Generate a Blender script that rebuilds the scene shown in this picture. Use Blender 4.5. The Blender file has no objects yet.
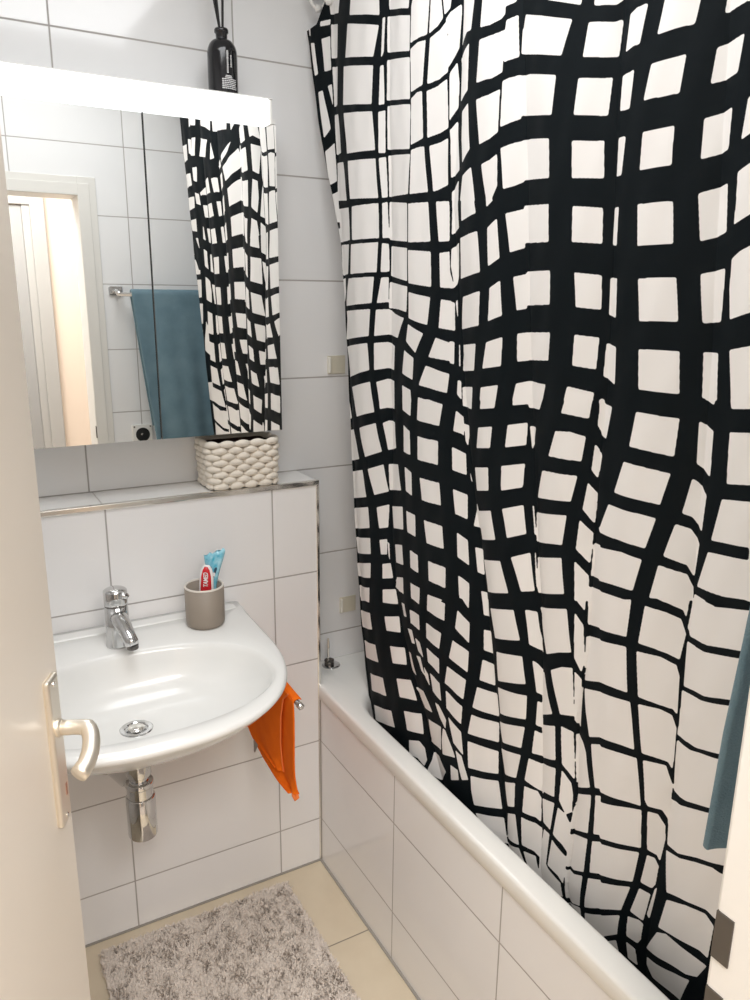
import bpy, bmesh, math, random
import numpy as np
from mathutils import Vector, Matrix
random.seed(7)
RNG = np.random.default_rng(7)
S = bpy.context.scene
COL = S.collection

# ------------------------------------------------------------------ camera
cam_d = bpy.data.cameras.new('camera')
cam = bpy.data.objects.new('camera', cam_d)
COL.objects.link(cam)
YAW, PITCH, ROLL = 0.51290, 0.25510, 0.00940
fwd = Vector((math.sin(YAW)*math.cos(PITCH), math.cos(YAW)*math.cos(PITCH), -math.sin(PITCH)))
rt = Vector((math.cos(YAW), -math.sin(YAW), 0))
up = rt.cross(fwd)
r2 = rt*math.cos(ROLL) + up*math.sin(ROLL)
u2 = -rt*math.sin(ROLL) + up*math.cos(ROLL)
M = Matrix((r2, u2, -fwd)).transposed().to_4x4()
M.translation = Vector((-0.8180, -1.7512, 1.5870))
cam.matrix_world = M
cam_d.sensor_fit = 'HORIZONTAL'
cam_d.sensor_width = 36
cam_d.lens = 776.03*36/750
cam_d.clip_start = 0.02
S.camera = cam

# ------------------------------------------------------------------ world, lights, exposure
w = bpy.data.worlds.new('world'); S.world = w; w.use_nodes = True
w.node_tree.nodes['Background'].inputs[0].default_value = (1, 0.97, 0.93, 1)
w.node_tree.nodes['Background'].inputs[1].default_value = 0.3
S.view_settings.view_transform = 'Standard'
S.view_settings.look = 'None'
S.view_settings.exposure = 0.46
S.view_settings.gamma = 1.0
S.view_settings.use_curve_mapping = False
S.cycles.max_bounces = 10
S.cycles.diffuse_bounces = 6
S.cycles.glossy_bounces = 6
S.cycles.use_denoising = True

BAR_STRENGTH = 0.92
CEIL_FILL_POWER = 8.0
HALL_POWER = 50.0

def area(name, loc, rot, sx, sy, power, colr):
    d = bpy.data.lights.new(name, 'AREA'); d.shape = 'RECTANGLE'
    d.size = sx; d.size_y = sy; d.energy = power; d.color = colr
    o = bpy.data.objects.new(name, d); o.location = loc; o.rotation_euler = rot
    COL.objects.link(o); return o
area('ceiling_fill_light', (-0.45, -0.78, 2.46), (0, 0, 0), 0.7, 0.7, CEIL_FILL_POWER, (0.97, 0.985, 1))  # unseen overhead lamp, added as soft fill for the room
area('hallway_light', (-0.70, -2.30, 2.46), (0, 0, 0), 1.2, 0.9, HALL_POWER, (1, 0.975, 0.955))

# ------------------------------------------------------------------ materials
def nt(name):
    m = bpy.data.materials.new(name); m.use_nodes = True
    t = m.node_tree; return m, t, t.nodes['Principled BSDF']
def setp(b, color=None, rough=None, metal=None, **k):
    if color is not None: b.inputs['Base Color'].default_value = (*color, 1)
    if rough is not None: b.inputs['Roughness'].default_value = rough
    if metal is not None: b.inputs['Metallic'].default_value = metal
    for kk, v in k.items(): b.inputs[kk.replace('_', ' ')].default_value = v
def noise_bump(t, b, scale, strength, dist=0.001, detail=3):
    tc = t.nodes.new('ShaderNodeTexCoord'); n = t.nodes.new('ShaderNodeTexNoise')
    n.inputs['Scale'].default_value = scale; n.inputs['Detail'].default_value = detail
    t.links.new(tc.outputs['Object'], n.inputs['Vector'])
    bp = t.nodes.new('ShaderNodeBump'); bp.inputs['Strength'].default_value = strength
    bp.inputs['Distance'].default_value = dist
    t.links.new(n.outputs['Fac'], bp.inputs['Height']); t.links.new(bp.outputs[0], b.inputs['Normal'])
    return n
def mat(name, color, rough=0.5, metal=0.0, bump=None, vary=None, **k):
    m, t, b = nt(name); setp(b, color, rough, metal, **k)
    n = noise_bump(t, b, *bump) if bump else None
    if vary:
        tc = t.nodes.new('ShaderNodeTexCoord'); n2 = t.nodes.new('ShaderNodeTexNoise')
        n2.inputs['Scale'].default_value = vary[0]; n2.inputs['Detail'].default_value = 5
        t.links.new(tc.outputs['Object'], n2.inputs['Vector'])
        rp = t.nodes.new('ShaderNodeValToRGB')
        rp.color_ramp.elements[0].position = 0.3; rp.color_ramp.elements[1].position = 0.7
        rp.color_ramp.elements[0].color = (*vary[1], 1); rp.color_ramp.elements[1].color = (*color, 1)
        t.links.new(n2.outputs['Fac'], rp.inputs['Fac']); t.links.new(rp.outputs[0], b.inputs['Base Color'])
    return m
def tile_mat(name, ax, ou, ov, tw, th, color, grout, gw=0.0032, rough=0.09, var=0.03, mott=None):
    """glossy tiles in a stacked grid; ax = the two object axes that carry the grid"""
    m, t, b = nt(name); N, L = t.nodes, t.links
    tc = N.new('ShaderNodeTexCoord'); sp = N.new('ShaderNodeSeparateXYZ')
    L.new(tc.outputs['Object'], sp.inputs[0])
    def ma(op, a, c=None):
        n = N.new('ShaderNodeMath'); n.operation = op
        for i, x in enumerate((a, c)):
            if x is None: continue
            if isinstance(x, (int, float)): n.inputs[i].default_value = x
            else: L.new(x, n.inputs[i])
        return n.outputs[0]
    ds, ids = [], []
    for a, off, size in ((ax[0], ou, tw), (ax[1], ov, th)):
        q = ma('DIVIDE', ma('SUBTRACT', sp.outputs[a], off), size)
        fr = ma('FRACT', q); ids.append(ma('FLOOR', q))
        ds.append(ma('MULTIPLY', ma('MINIMUM', fr, ma('SUBTRACT', 1.0, fr)), size))
    d = ma('MINIMUM', ds[0], ds[1])
    g = N.new('ShaderNodeMapRange'); g.inputs['From Min'].default_value = gw*0.35
    g.inputs['From Max'].default_value = gw*0.75; L.new(d, g.inputs['Value'])
    wn = N.new('ShaderNodeTexWhiteNoise'); wn.noise_dimensions = '2D'
    cb = N.new('ShaderNodeCombineXYZ'); L.new(ids[0], cb.inputs[0]); L.new(ids[1], cb.inputs[1])
    L.new(cb.outputs[0], wn.inputs['Vector'])
    val = ma('ADD', ma('MULTIPLY', wn.outputs['Value'], var), 1.0 - var)
    mc = N.new('ShaderNodeMix'); mc.data_type = 'RGBA'; mc.blend_type = 'MULTIPLY'
    mc.inputs['Factor'].default_value = 1
    if mott:
        nz = N.new('ShaderNodeTexNoise'); nz.inputs['Scale'].default_value = 9; nz.inputs['Detail'].default_value = 6
        L.new(tc.outputs['Object'], nz.inputs['Vector'])
        rp = N.new('ShaderNodeValToRGB'); rp.color_ramp.elements[0].position = .35; rp.color_ramp.elements[1].position = .65
        rp.color_ramp.elements[0].color = (*mott, 1); rp.color_ramp.elements[1].color = (*color, 1)
        L.new(nz.outputs['Fac'], rp.inputs['Fac']); L.new(rp.outputs[0], mc.inputs['A'])
    else:
        mc.inputs['A'].default_value = (*color, 1)
    L.new(val, mc.inputs['B'])
    mx = N.new('ShaderNodeMix'); mx.data_type = 'RGBA'
    L.new(g.outputs[0], mx.inputs['Factor']); mx.inputs['A'].default_value = (*grout, 1)
    L.new(mc.outputs['Result'], mx.inputs['B']); L.new(mx.outputs['Result'], b.inputs['Base Color'])
    rr = N.new('ShaderNodeMapRange'); rr.inputs['To Min'].default_value = 0.7; rr.inputs['To Max'].default_value = rough
    L.new(g.outputs[0], rr.inputs['Value']); L.new(rr.outputs[0], b.inputs['Roughness'])
    wv = N.new('ShaderNodeTexNoise'); wv.inputs['Scale'].default_value = 7; wv.inputs['Detail'].default_value = 2
    L.new(tc.outputs['Object'], wv.inputs['Vector'])
    hs = ma('ADD', g.outputs[0], ma('MULTIPLY', wv.outputs['Fac'], 1.2))
    bp = N.new('ShaderNodeBump'); bp.inputs['Strength'].default_value = 0.5; bp.inputs['Distance'].default_value = 0.0009
    L.new(hs, bp.inputs['Height']); L.new(bp.outputs[0], b.inputs['Normal'])
    return m

TILE = (0.875, 0.865, 0.86); GROUT = (0.40, 0.375, 0.355)
m_tile_back = tile_mat('wall_tiles_upper', (0, 2), -0.139, 0.3949, 0.3945, 0.2465, (0.85, 0.85, 0.85), GROUT)
m_tile_low = tile_mat('wall_tiles_lower', (0, 2), -0.1252, 0.14, 0.3985, 0.25, TILE, GROUT)
m_tile_top = tile_mat('ledge_tiles', (0, 1), -0.527, -0.2, 0.4, 0.6, (0.82, 0.81, 0.79), GROUT)
m_tile_apron = tile_mat('apron_tiles', (1, 2), -0.4034, 0.14, 0.3982, 0.25, TILE, GROUT)
m_tile_side = tile_mat('side_tiles', (1, 2), -0.2, 0.14, 0.4, 0.25, TILE, GROUT)
m_tile_front = tile_mat('door_wall_tiles', (0, 2), -0.111, 0.3949, 0.4, 0.2465, (0.85, 0.85, 0.85), GROUT)
m_floor = tile_mat('floor_tiles', (0, 1), -0.75, -0.2955, 1.00, 0.30, (0.70, 0.61, 0.465), (0.25, 0.22, 0.175), 0.003, 0.35, 0.06, (0.66, 0.565, 0.425))
m_ceil = mat('ceiling_paint', (0.85, 0.84, 0.82), 0.9, bump=(60, 0.1))
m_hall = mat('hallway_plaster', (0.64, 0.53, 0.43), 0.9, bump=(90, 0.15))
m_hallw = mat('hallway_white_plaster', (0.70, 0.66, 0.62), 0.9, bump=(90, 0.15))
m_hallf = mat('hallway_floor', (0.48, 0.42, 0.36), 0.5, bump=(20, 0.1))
m_door = mat('painted_door', (0.74, 0.68, 0.60), 0.32, bump=(35, 0.06))
m_frame = mat('painted_frame', (0.74, 0.725, 0.685), 0.35, bump=(35, 0.05))
m_chrome = mat('polished_chrome', (0.64, 0.64, 0.64), 0.07, 1.0, bump=(8, 0.02))
m_steel = mat('brushed_profile', (0.82, 0.80, 0.76), 0.14, 1.0, bump=(40, 0.05))
m_champ = mat('champagne_metal', (0.90, 0.84, 0.74), 0.38, 1.0, bump=(60, 0.04))
m_darkm = mat('dark_steel', (0.16, 0.15, 0.14), 0.35, 1.0, bump=(30, 0.1))
m_ceramic = mat('white_ceramic', (0.77, 0.77, 0.75), 0.16, bump=(5, 0.02))
m_enamel = mat('white_enamel', (0.86, 0.855, 0.82), 0.10, bump=(5, 0.02))
m_mirror = mat('mirror_glass', (0.93, 0.94, 0.93), 0.0, 1.0)
m_mirredge = mat('mirror_edge', (0.10, 0.11, 0.11), 0.2, bump=(20, 0.02))
m_cab = mat('cabinet_white', (0.80, 0.80, 0.78), 0.3, bump=(20, 0.02))
m_black = mat('black_glass', (0.012, 0.012, 0.014), 0.12, bump=(10, 0.02))
m_reed = mat('black_reed', (0.012, 0.011, 0.011), 0.7, bump=(200, 0.2))
m_print = mat('pale_print', (0.75, 0.75, 0.75), 0.6, bump=(50, 0.02))
m_rope = mat('cotton_rope', (0.80, 0.74, 0.65), 0.9, bump=(260, 0.5, 0.0015))
m_lining = mat('brown_lining', (0.05, 0.025, 0.018), 0.8, bump=(80, 0.2))
m_cup = mat('taupe_cup', (0.29, 0.245, 0.20), 0.5, bump=(90, 0.05))
m_cuprim = mat('cup_rim', (0.72, 0.67, 0.60), 0.4, bump=(90, 0.05))
m_red = mat('red_tube', (0.62, 0.02, 0.03), 0.25, bump=(15, 0.05))
m_tubewhite = mat('tube_white', (0.85, 0.80, 0.80), 0.3, bump=(15, 0.05))
m_blue = mat('teal_tube', (0.06, 0.42, 0.58), 0.18, bump=(55, 0.5, 0.004), vary=(60, (0.45, 0.75, 0.85)))
m_navy = mat('dark_tube', (0.01, 0.06, 0.11), 0.3, bump=(15, 0.05))
m_orange = mat('orange_microfibre', (0.92, 0.185, 0.010), 0.95, bump=(420, 0.7, 0.0012), vary=(25, (0.86, 0.155, 0.008)), Specular_IOR_Level=0.15)
m_hem = mat('orange_hem', (0.86, 0.22, 0.05), 0.9, bump=(300, 0.4))
m_towel = mat('blue_terry', (0.110, 0.190, 0.235), 0.95, bump=(380, 0.9, 0.002), vary=(14, (0.155, 0.245, 0.29)), Sheen_Weight=0.1)
m_rug = mat('rug_backing', (0.60, 0.54, 0.48), 1.0, bump=(150, 0.8, 0.003))
m_pile = mat('rug_pile', (0.76, 0.69, 0.625), 1.0, vary=(30, (0.70, 0.63, 0.565)))
m_plast = mat('white_plastic', (0.82, 0.81, 0.78), 0.35, bump=(30, 0.02))
m_sock = mat('socket_black', (0.015, 0.015, 0.015), 0.3, bump=(30, 0.02))
m_hookp = mat('adhesive_pad', (0.70, 0.66, 0.54), 0.3, bump=(30, 0.1))
m_hookl = mat('hook_lip', (0.86, 0.84, 0.76), 0.2, bump=(30, 0.05))
def emis(name, c, s):
    m, t, b = nt(name); setp(b, c, 0.4); b.inputs['Emission Color'].default_value = (*c, 1)
    b.inputs['Emission Strength'].default_value = s; return m
m_lamp = emis('lamp_diffuser', (0.97, 0.985, 1.0), BAR_STRENGTH)

# ------------------------------------------------------------------ helpers
def obj(name, bm, m, parent=None, smooth=False, bevel=0.0, seg=2, sub=0):
    me = bpy.data.meshes.new(name)
    bmesh.ops.recalc_face_normals(bm, faces=bm.faces)
    bm.to_mesh(me); bm.free()
    return link(name, me, m, parent, smooth, bevel, seg, sub)
def link(name, me, m, parent=None, smooth=False, bevel=0.0, seg=2, sub=0):
    if m: me.materials.append(m)
    if smooth:
        me.polygons.foreach_set('use_smooth', [True]*len(me.polygons))
    o = bpy.data.objects.new(name, me); COL.objects.link(o)
    if parent: o.parent = parent; o.matrix_parent_inverse = Matrix.Translation(parent.location).inverted() if parent.type == 'EMPTY' else Matrix()
    if bevel > 0:
        b = o.modifiers.new('bevel', 'BEVEL'); b.width = bevel; b.segments = seg; b.limit_method = 'ANGLE'; b.angle_limit = math.radians(40)
    if sub:
        s = o.modifiers.new('sub', 'SUBSURF'); s.levels = sub; s.render_levels = sub
    return o
def tag(o, label=None, cat=None, group=None, kind=None):
    if label: o['label'] = label
    if cat: o['category'] = cat
    if group: o['group'] = group
    if kind: o['kind'] = kind
    return o
def thing(name, loc, label, cat, group=None):
    o = bpy.data.objects.new(name, None); o.location = loc; o.empty_display_size = 0.05
    COL.objects.link(o); return tag(o, label, cat, group)
def add_box(bm, x0, x1, y0, y1, z0, z1):
    vs = [bm.verts.new((x, y, z)) for x in (x0, x1) for y in (y0, y1) for z in (z0, z1)]
    for f in ((0,1,3,2),(4,6,7,5),(0,4,5,1),(2,3,7,6),(0,2,6,4),(1,5,7,3)):
        bm.faces.new([vs[i] for i in f])
    return vs
def box(*a):
    bm = bmesh.new(); add_box(bm, *a); return bm
def frame_of(d):
    d = Vector(d).normalized()
    a = Vector((0, 0, 1)) if abs(d.z) < 0.95 else Vector((1, 0, 0))
    u = d.cross(a).normalized(); return u, d.cross(u).normalized()
def add_tube(bm, pts, rad, n=16, caps=True):
    pts = [Vector(p) for p in pts]
    rs = rad if isinstance(rad, (list, tuple)) else [rad]*len(pts)
    rings = []; u = None
    for i, p in enumerate(pts):
        d = (pts[min(i+1, len(pts)-1)] - pts[max(i-1, 0)]).normalized()
        if u is None: u, v = frame_of(d)
        else:
            u = (u - d*u.dot(d)).normalized(); v = d.cross(u)
        rings.append([bm.verts.new(p + (u*math.cos(2*math.pi*k/n) + v*math.sin(2*math.pi*k/n))*rs[i]) for k in range(n)])
    for a, b in zip(rings, rings[1:]):
        for k in range(n): bm.faces.new((a[k], a[(k+1) % n], b[(k+1) % n], b[k]))
    if caps:
        bm.faces.new(rings[0][::-1]); bm.faces.new(rings[-1])
def tube(pts, rad, n=16):
    bm = bmesh.new(); add_tube(bm, pts, rad, n); return bm
def add_lathe(bm, c, prof, n=48, axis='z', cap0=True, cap1=True):
    c = Vector(c); rings = []
    for r, h in prof:
        ring = []
        for k in range(n):
            a = 2*math.pi*k/n
            if axis == 'z': q = Vector((r*math.cos(a), r*math.sin(a), h))
            elif axis == 'y': q = Vector((r*math.cos(a), h, r*math.sin(a)))
            else: q = Vector((h, r*math.cos(a), r*math.sin(a)))
            ring.append(bm.verts.new(c + q))
        rings.append(ring)
    for a, b in zip(rings, rings[1:]):
        for k in range(n): bm.faces.new((a[k], a[(k+1) % n], b[(k+1) % n], b[k]))
    if cap0: bm.faces.new(rings[0][::-1])
    if cap1: bm.faces.new(rings[-1])
def lathe(c, prof, n=48, axis='z', cap0=True, cap1=True):
    bm = bmesh.new(); add_lathe(bm, c, prof, n, axis, cap0, cap1); return bm
def bez(p, n=12):
    p = [Vector(q) for q in p]; out = []
    for i in range(n+1):
        t = i/n; q = list(p)
        while len(q) > 1: q = [a.lerp(b, t) for a, b in zip(q, q[1:])]
        out.append(q[0])
    return out
def struct(name, bm, m, bevel=0.0, **k):
    o = obj(name, bm, m, bevel=bevel, **k); o['kind'] = 'structure'; return o
def grid_mesh(name, P, close_u=False):
    """P: (nu, nv, 3) array -> mesh"""
    nu, nv = P.shape[:2]
    me = bpy.data.meshes.new(name)
    idx = np.arange(nu*nv).reshape(nu, nv)
    a, b, c, d = idx[:-1, :-1], idx[1:, :-1], idx[1:, 1:], idx[:-1, 1:]
    q = np.stack([a, b, c, d], -1).reshape(-1, 4)
    me.vertices.add(nu*nv); me.vertices.foreach_set('co', P.reshape(-1).astype(np.float32))
    me.loops.add(q.size); me.loops.foreach_set('vertex_index', q.reshape(-1).astype(np.int32))
    me.polygons.add(len(q)); me.polygons.foreach_set('loop_start', np.arange(0, q.size, 4, dtype=np.int32))
    me.update(calc_edges=True); me.validate()
    return me
# ------------------------------------------------------------------ room shell
DW = -1.42          # inner face of the door wall
BW = 0.134          # face of the upper tiled wall
XL, XR, HC = -1.27, 0.72, 2.48
ZL = 1.1339         # top of the half-height wall
struct('floor', box(XL-.1, XR+.1, DW-.14, BW+.02, -0.06, 0.0), m_floor)
struct('ceiling', box(XL-.1, XR+.1, DW-.14, BW+.1, HC, HC+.06), m_ceil)
struct('wall_back', box(XL-.1, XR+.1, BW, BW+.1, 0, HC), m_tile_back)
bm = box(XL, 0.0, 0.0, BW, 0, ZL)
o = struct('wall_ledge', bm, m_tile_low)
o.data.materials.append(m_tile_top); o.data.materials.append(m_tile_side)
for p in o.data.polygons:
    if p.normal.z > .9: p.material_index = 1
    elif p.normal.x > .9: p.material_index = 2
struct('wall_left', box(XL-.1, XL, DW-.14, BW, 0, HC), m_tile_side)
struct('wall_right', box(XR, XR+.1, DW-.14, BW, 0, HC), m_tile_side)
# door wall with its opening
OX0, OX1, OZ = -1.04, -0.289, 1.94
bm = bmesh.new()
add_box(bm, XL, OX0-.02, DW-.13, DW, 0, HC); add_box(bm, OX1+.02, XR, DW-.13, DW, 0, HC)
add_box(bm, OX0-.02, OX1+.02, DW-.13, DW, OZ+.02, HC)
struct('wall_front', bm, m_tile_front)
# chrome edge profiles of the ledge
struct('trim_1', box(XL, 0.0025, -0.0040, 0.008, ZL-.0105, ZL+.0018), m_steel, bevel=.0015)
struct('trim_2', box(-0.006, 0.0025, -0.0035, 0.006, 0.0, ZL-.0105), m_steel, bevel=.0015)
# grey silicone line along the floor
bm = bmesh.new(); add_box(bm, XL, -.004, -.005, .001, 0.0, .004); add_box(bm, -.006, .001, -1.42, -.004, 0.0, .004)
struct('trim_3', bm, mat('grey_silicone', (0.33, 0.31, 0.28), 0.6, bump=(80, .1)))

# door frame (cream painted), with a stepped casing on the room side
CW = 0.066
bm = bmesh.new()
e_ = .0008
for (x0, x1, z0, z1, yf) in ((OX1+e_, OX1+CW, 0, OZ+CW, DW+.004), (OX0-CW, OX0-e_, 0, OZ+CW, DW+.004), (OX0-e_, OX1+e_, OZ+e_, OZ+CW-e_, DW+.0036)):
    add_box(bm, x0, x1, DW-.002, yf, z0, z1)
for (x0, x1, z0, z1, yf) in ((OX1+.0016, OX1+.042, 0, OZ+.042, DW+.0072), (OX0-.042, OX0-.0016, 0, OZ+.042, DW+.0072), (OX0-.0016, OX1+.0016, OZ+.0016, OZ+.0414, DW+.0069)):
    add_box(bm, x0, x1, DW+.002, yf, z0, z1)
# jamb linings
add_box(bm, OX1-.0, OX1+.022, DW-.145, DW+.005, 0, OZ+.02); add_box(bm, OX0-.022, OX0, DW-.145, DW+.005, 0, OZ+.02)
add_box(bm, OX0-.001, OX1+.001, DW-.1445, DW+.0045, OZ+.0004, OZ+.0216)
# hall side casing
for (x0, x1, z0, z1, yf) in ((OX1+e_, OX1+CW, 0, OZ+CW, 0), (OX0-CW, OX0-e_, 0, OZ+CW, 0), (OX0-e_, OX1+e_, OZ+e_, OZ+CW-e_, .0006)):
    add_box(bm, x0, x1, DW-.148+yf, DW-.129, z0, z1)
fr = struct('trim_4', bm, m_frame, bevel=.0008)
fr['label'] = 'cream painted door frame'
for z0, z1 in ((1.038, 1.085), (0.935, 1.006)):
    bm = box(OX1-.0015, OX1+.001, DW-.011, DW+.0055, z0, z1)
    s = obj('strike_plate', bm, m_darkm, fr); s['label'] = 'dark metal strike plate'

# bathroom door leaf, hinged on the left jamb and standing about 64 degrees open
H = Vector((-1.05, -1.40, 0)); E = Vector((-0.722, -0.714, 0))
ld = (E-H).normalized(); ln = Vector((ld.y, -ld.x, 0))       # along the leaf; outward face normal
LW = (E-H).length
LM = Matrix(((ld.x, ln.x, 0, H.x), (ld.y, ln.y, 0, H.y), (0, 0, 1, 0), (0, 0, 0, 1)))
def on_leaf(bm):
    bmesh.ops.transform(bm, matrix=LM, verts=bm.verts); return bm
bm = bmesh.new()
add_box(bm, 0.0, LW, -.012, 0.0, 0.010, 1.985)       # rebated lip
add_box(bm, 0.0, LW-.014, -.040, -.012, 0.010, 1.972)
dl = struct('door_1', on_leaf(bm), m_door, bevel=.0015)
dl['label'] = 'beige bathroom door leaf standing open'
pc = 0.7215
bm = bmesh.new(); add_box(bm, pc-.018, pc+.018, -.0005, .0085, 0.893, 1.108)
for v in bm.verts:                                   # rounded plate outline
    pass
hp = obj('handle_plate', on_leaf(bm), m_champ, dl, bevel=.004, seg=3); hp['label'] = 'long champagne metal plate'
zc = 1.035
pts = [Vector((pc, .006, zc)), Vector((pc, .022, zc)), Vector((pc, .036, zc+.001)), Vector((pc-.003, .047, zc+.001)), Vector((pc-.010, .0545, zc-.003)),
       Vector((pc-.020, .057, zc-.010)), Vector((pc-.031, .0565, zc-.019)), Vector((pc-.042, .0545, zc-.027)), Vector((pc-.052, .0505, zc-.032)), Vector((pc-.057, .048, zc-.034))]
bm = bmesh.new(); add_tube(bm, [pts[0]]+bez(pts[1:4], 6)+bez(pts[3:7], 8)[1:]+pts[7:], [.0105, .0100, .0098, .0098, .0100, .0102, .0106, .0110, .0112, .0112, .0112, .0112, .0112, .0112, .0112, .0112, .0112, .0118, .0112, .0070], 20)
lv = obj('door_handle', on_leaf(bm), m_champ, dl, smooth=True); lv['label'] = 'curved champagne lever'
bm = bmesh.new(); add_lathe(bm, (pc, 0, zc), [(.0125, .008), (.0125, .011), (.010, .0135)], 24, 'y')
obj('handle_collar', on_leaf(bm), m_champ, dl, smooth=False)
for dz in (1.098, 0.903):
    bm = bmesh.new(); add_lathe(bm, (pc, 0, dz), [(.0035, .008), (.0035, .0094), (.002, .0099)], 16, 'y')
    obj('screw', on_leaf(bm), m_steel, hp)
bm = bmesh.new(); add_box(bm, pc+.004, pc+.009, .008, .0090, 0.930, 0.948)
ob = obj('lock_indicator', on_leaf(bm), mat('lock_red', (0.42, 0.20, 0.13), .4, bump=(20, .02)), hp); ob['label'] = 'small red lock mark'

# hallway seen through the doorway in the mirror
HY = -3.05
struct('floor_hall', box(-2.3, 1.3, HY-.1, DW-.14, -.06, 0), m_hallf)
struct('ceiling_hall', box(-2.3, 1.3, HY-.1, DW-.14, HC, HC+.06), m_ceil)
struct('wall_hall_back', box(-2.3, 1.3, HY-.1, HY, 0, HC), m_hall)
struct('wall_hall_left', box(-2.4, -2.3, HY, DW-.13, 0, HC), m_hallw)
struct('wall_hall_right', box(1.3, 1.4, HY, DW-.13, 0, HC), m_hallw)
bm = bmesh.new()
add_box(bm, -2.3, XL, DW-.14, DW-.10, 0, HC); add_box(bm, XR, 1.3, DW-.14, DW-.10, 0, HC)
struct('wall_hall_front', bm, m_hallw)
DX1 = -0.20
bm = bmesh.new()
add_box(bm, DX1-.075, DX1, HY, HY+.03, 0, 2.12); add_box(bm, DX1-.115, DX1-.074, HY, HY+.018, 0, 2.06)
add_box(bm, DX1-.96, DX1-.885, HY, HY+.03, 0, 2.12); add_box(bm, DX1-.955, DX1-.005, HY, HY+.028, 2.055, 2.115)
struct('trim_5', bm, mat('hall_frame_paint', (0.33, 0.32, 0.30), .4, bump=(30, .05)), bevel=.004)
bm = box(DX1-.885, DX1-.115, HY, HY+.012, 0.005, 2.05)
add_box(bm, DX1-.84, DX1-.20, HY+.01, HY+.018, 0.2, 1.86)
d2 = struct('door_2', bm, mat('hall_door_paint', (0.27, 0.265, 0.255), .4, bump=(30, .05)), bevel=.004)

# ------------------------------------------------------------------ bathtub
TX0, TX1, TY0, TY1 = -0.0045, XR-.001, DW+.001, BW-.001
ZT, ZB = 0.5615, 0.5205
struct('wall_tub_apron', box(0.0, 0.030, DW, 0.0, 0, ZB-.002), m_tile_apron)
NB = 160
def rrect(x0, x1, y0, y1, r, n=NB):
    """rounded rectangle, n points by angle about its centre"""
    cx, cy = (x0+x1)/2, (y0+y1)/2; hx, hy = (x1-x0)/2, (y1-y0)/2; out = []
    for k in range(n):
        a = 2*math.pi*k/n + .0001; c, s = math.cos(a), math.sin(a)
        lo, hi = 0.0, 5.0
        for _ in range(40):
            t = (lo+hi)/2; x, y = abs(t*c), abs(t*s)
            dx, dy = x-(hx-r), y-(hy-r)
            ins = (x <= hx and y <= hy) and not (dx > 0 and dy > 0 and dx*dx+dy*dy > r*r)
            if ins: lo = t
            else: hi = t
        out.append((cx+lo*c, cy+lo*s))
    return out
def ringstack(rings, cap=True, both=False):
    bm = bmesh.new(); R = [[bm.verts.new((x, y, z)) for x, y in pts] for pts, z in rings]
    n = len(R[0])
    for a, b in zip(R, R[1:]):
        for k in range(n): bm.faces.new((a[k], a[(k+1) % n], b[(k+1) % n], b[k]))
    if cap: bm.faces.new(R[-1])
    if both: bm.faces.new(R[0][::-1])
    return bm
IX0, IX1, IY0, IY1 = 0.046, 0.665, -1.36, -0.06
ci = ((IX0+IX1)/2, (IY0+IY1)/2)
basin_d = ((.02, ZT-.10), (.045, .30), (.075, .20), (.12, .165), (.2, .155))
rg = [(rrect(IX0+.2, IX1-.2, IY0+.28, IY1-.28, .10), .143)]
for d, z in basin_d[::-1][1:]:
    rg.append((rrect(IX0+d-.010, IX1-d+.010, IY0+d*1.4-.010, IY1-d*1.4+.010, max(.05, .15-d*.2)), z-.012))
rg += [(rrect(IX0-.004, IX1+.004, IY0-.004, IY1+.004, .15), ZB-.004),
      (rrect(TX0+.006, TX1, TY0, TY1, .012), ZB-.004), (rrect(TX0, TX1, TY0, TY1, .012), ZB+.002), (rrect(TX0, TX1, TY0, TY1, .012), ZT-.008), (rrect(TX0+.002, TX1-.002, TY0+.002, TY1-.002, .012), ZT-.002),
      (rrect(TX0+.008, TX1-.008, TY0+.008, TY1-.008, .012), ZT)]
for d, z in ((-.008, ZT+.0), (-.002, ZT-.002), (.004, ZT-.009), (.008, ZT-.022), *basin_d):
    rg.append((rrect(IX0+d, IX1-d, IY0+d*1.4, IY1-d*1.4, max(.05, .15-d*.2)), z))
bt = obj('bathtub', ringstack(rg, both=True), m_enamel, smooth=True)
tag(bt, 'white enamel bathtub behind the tiled apron, with the curtain hanging into it', 'bathtub')
# drain control knob on the far corner of the deck
bm = lathe((0.078, 0.088, ZT), [(.026, -.0005), (.026, .002), (.022, .0045), (.015, .005)], 40)
k1 = obj('drain_control', bm, m_chrome, bt, smooth=False); k1['label'] = 'round chrome drain control with an upright pin'
bm = lathe((0.072, 0.088, ZT), [(.014, .004), (.014, .010), (.0125, .011), (.0125, .014), (.014, .015), (.014, .019), (.010, .021)], 32)
obj('control_knob', bm, m_darkm, k1)
obj('control_pin', lathe((0.070, 0.090, ZT), [(.0035, .02), (.0035, .055), (.0045, .057), (.0025, .085)], 14), m_steel, k1)

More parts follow.
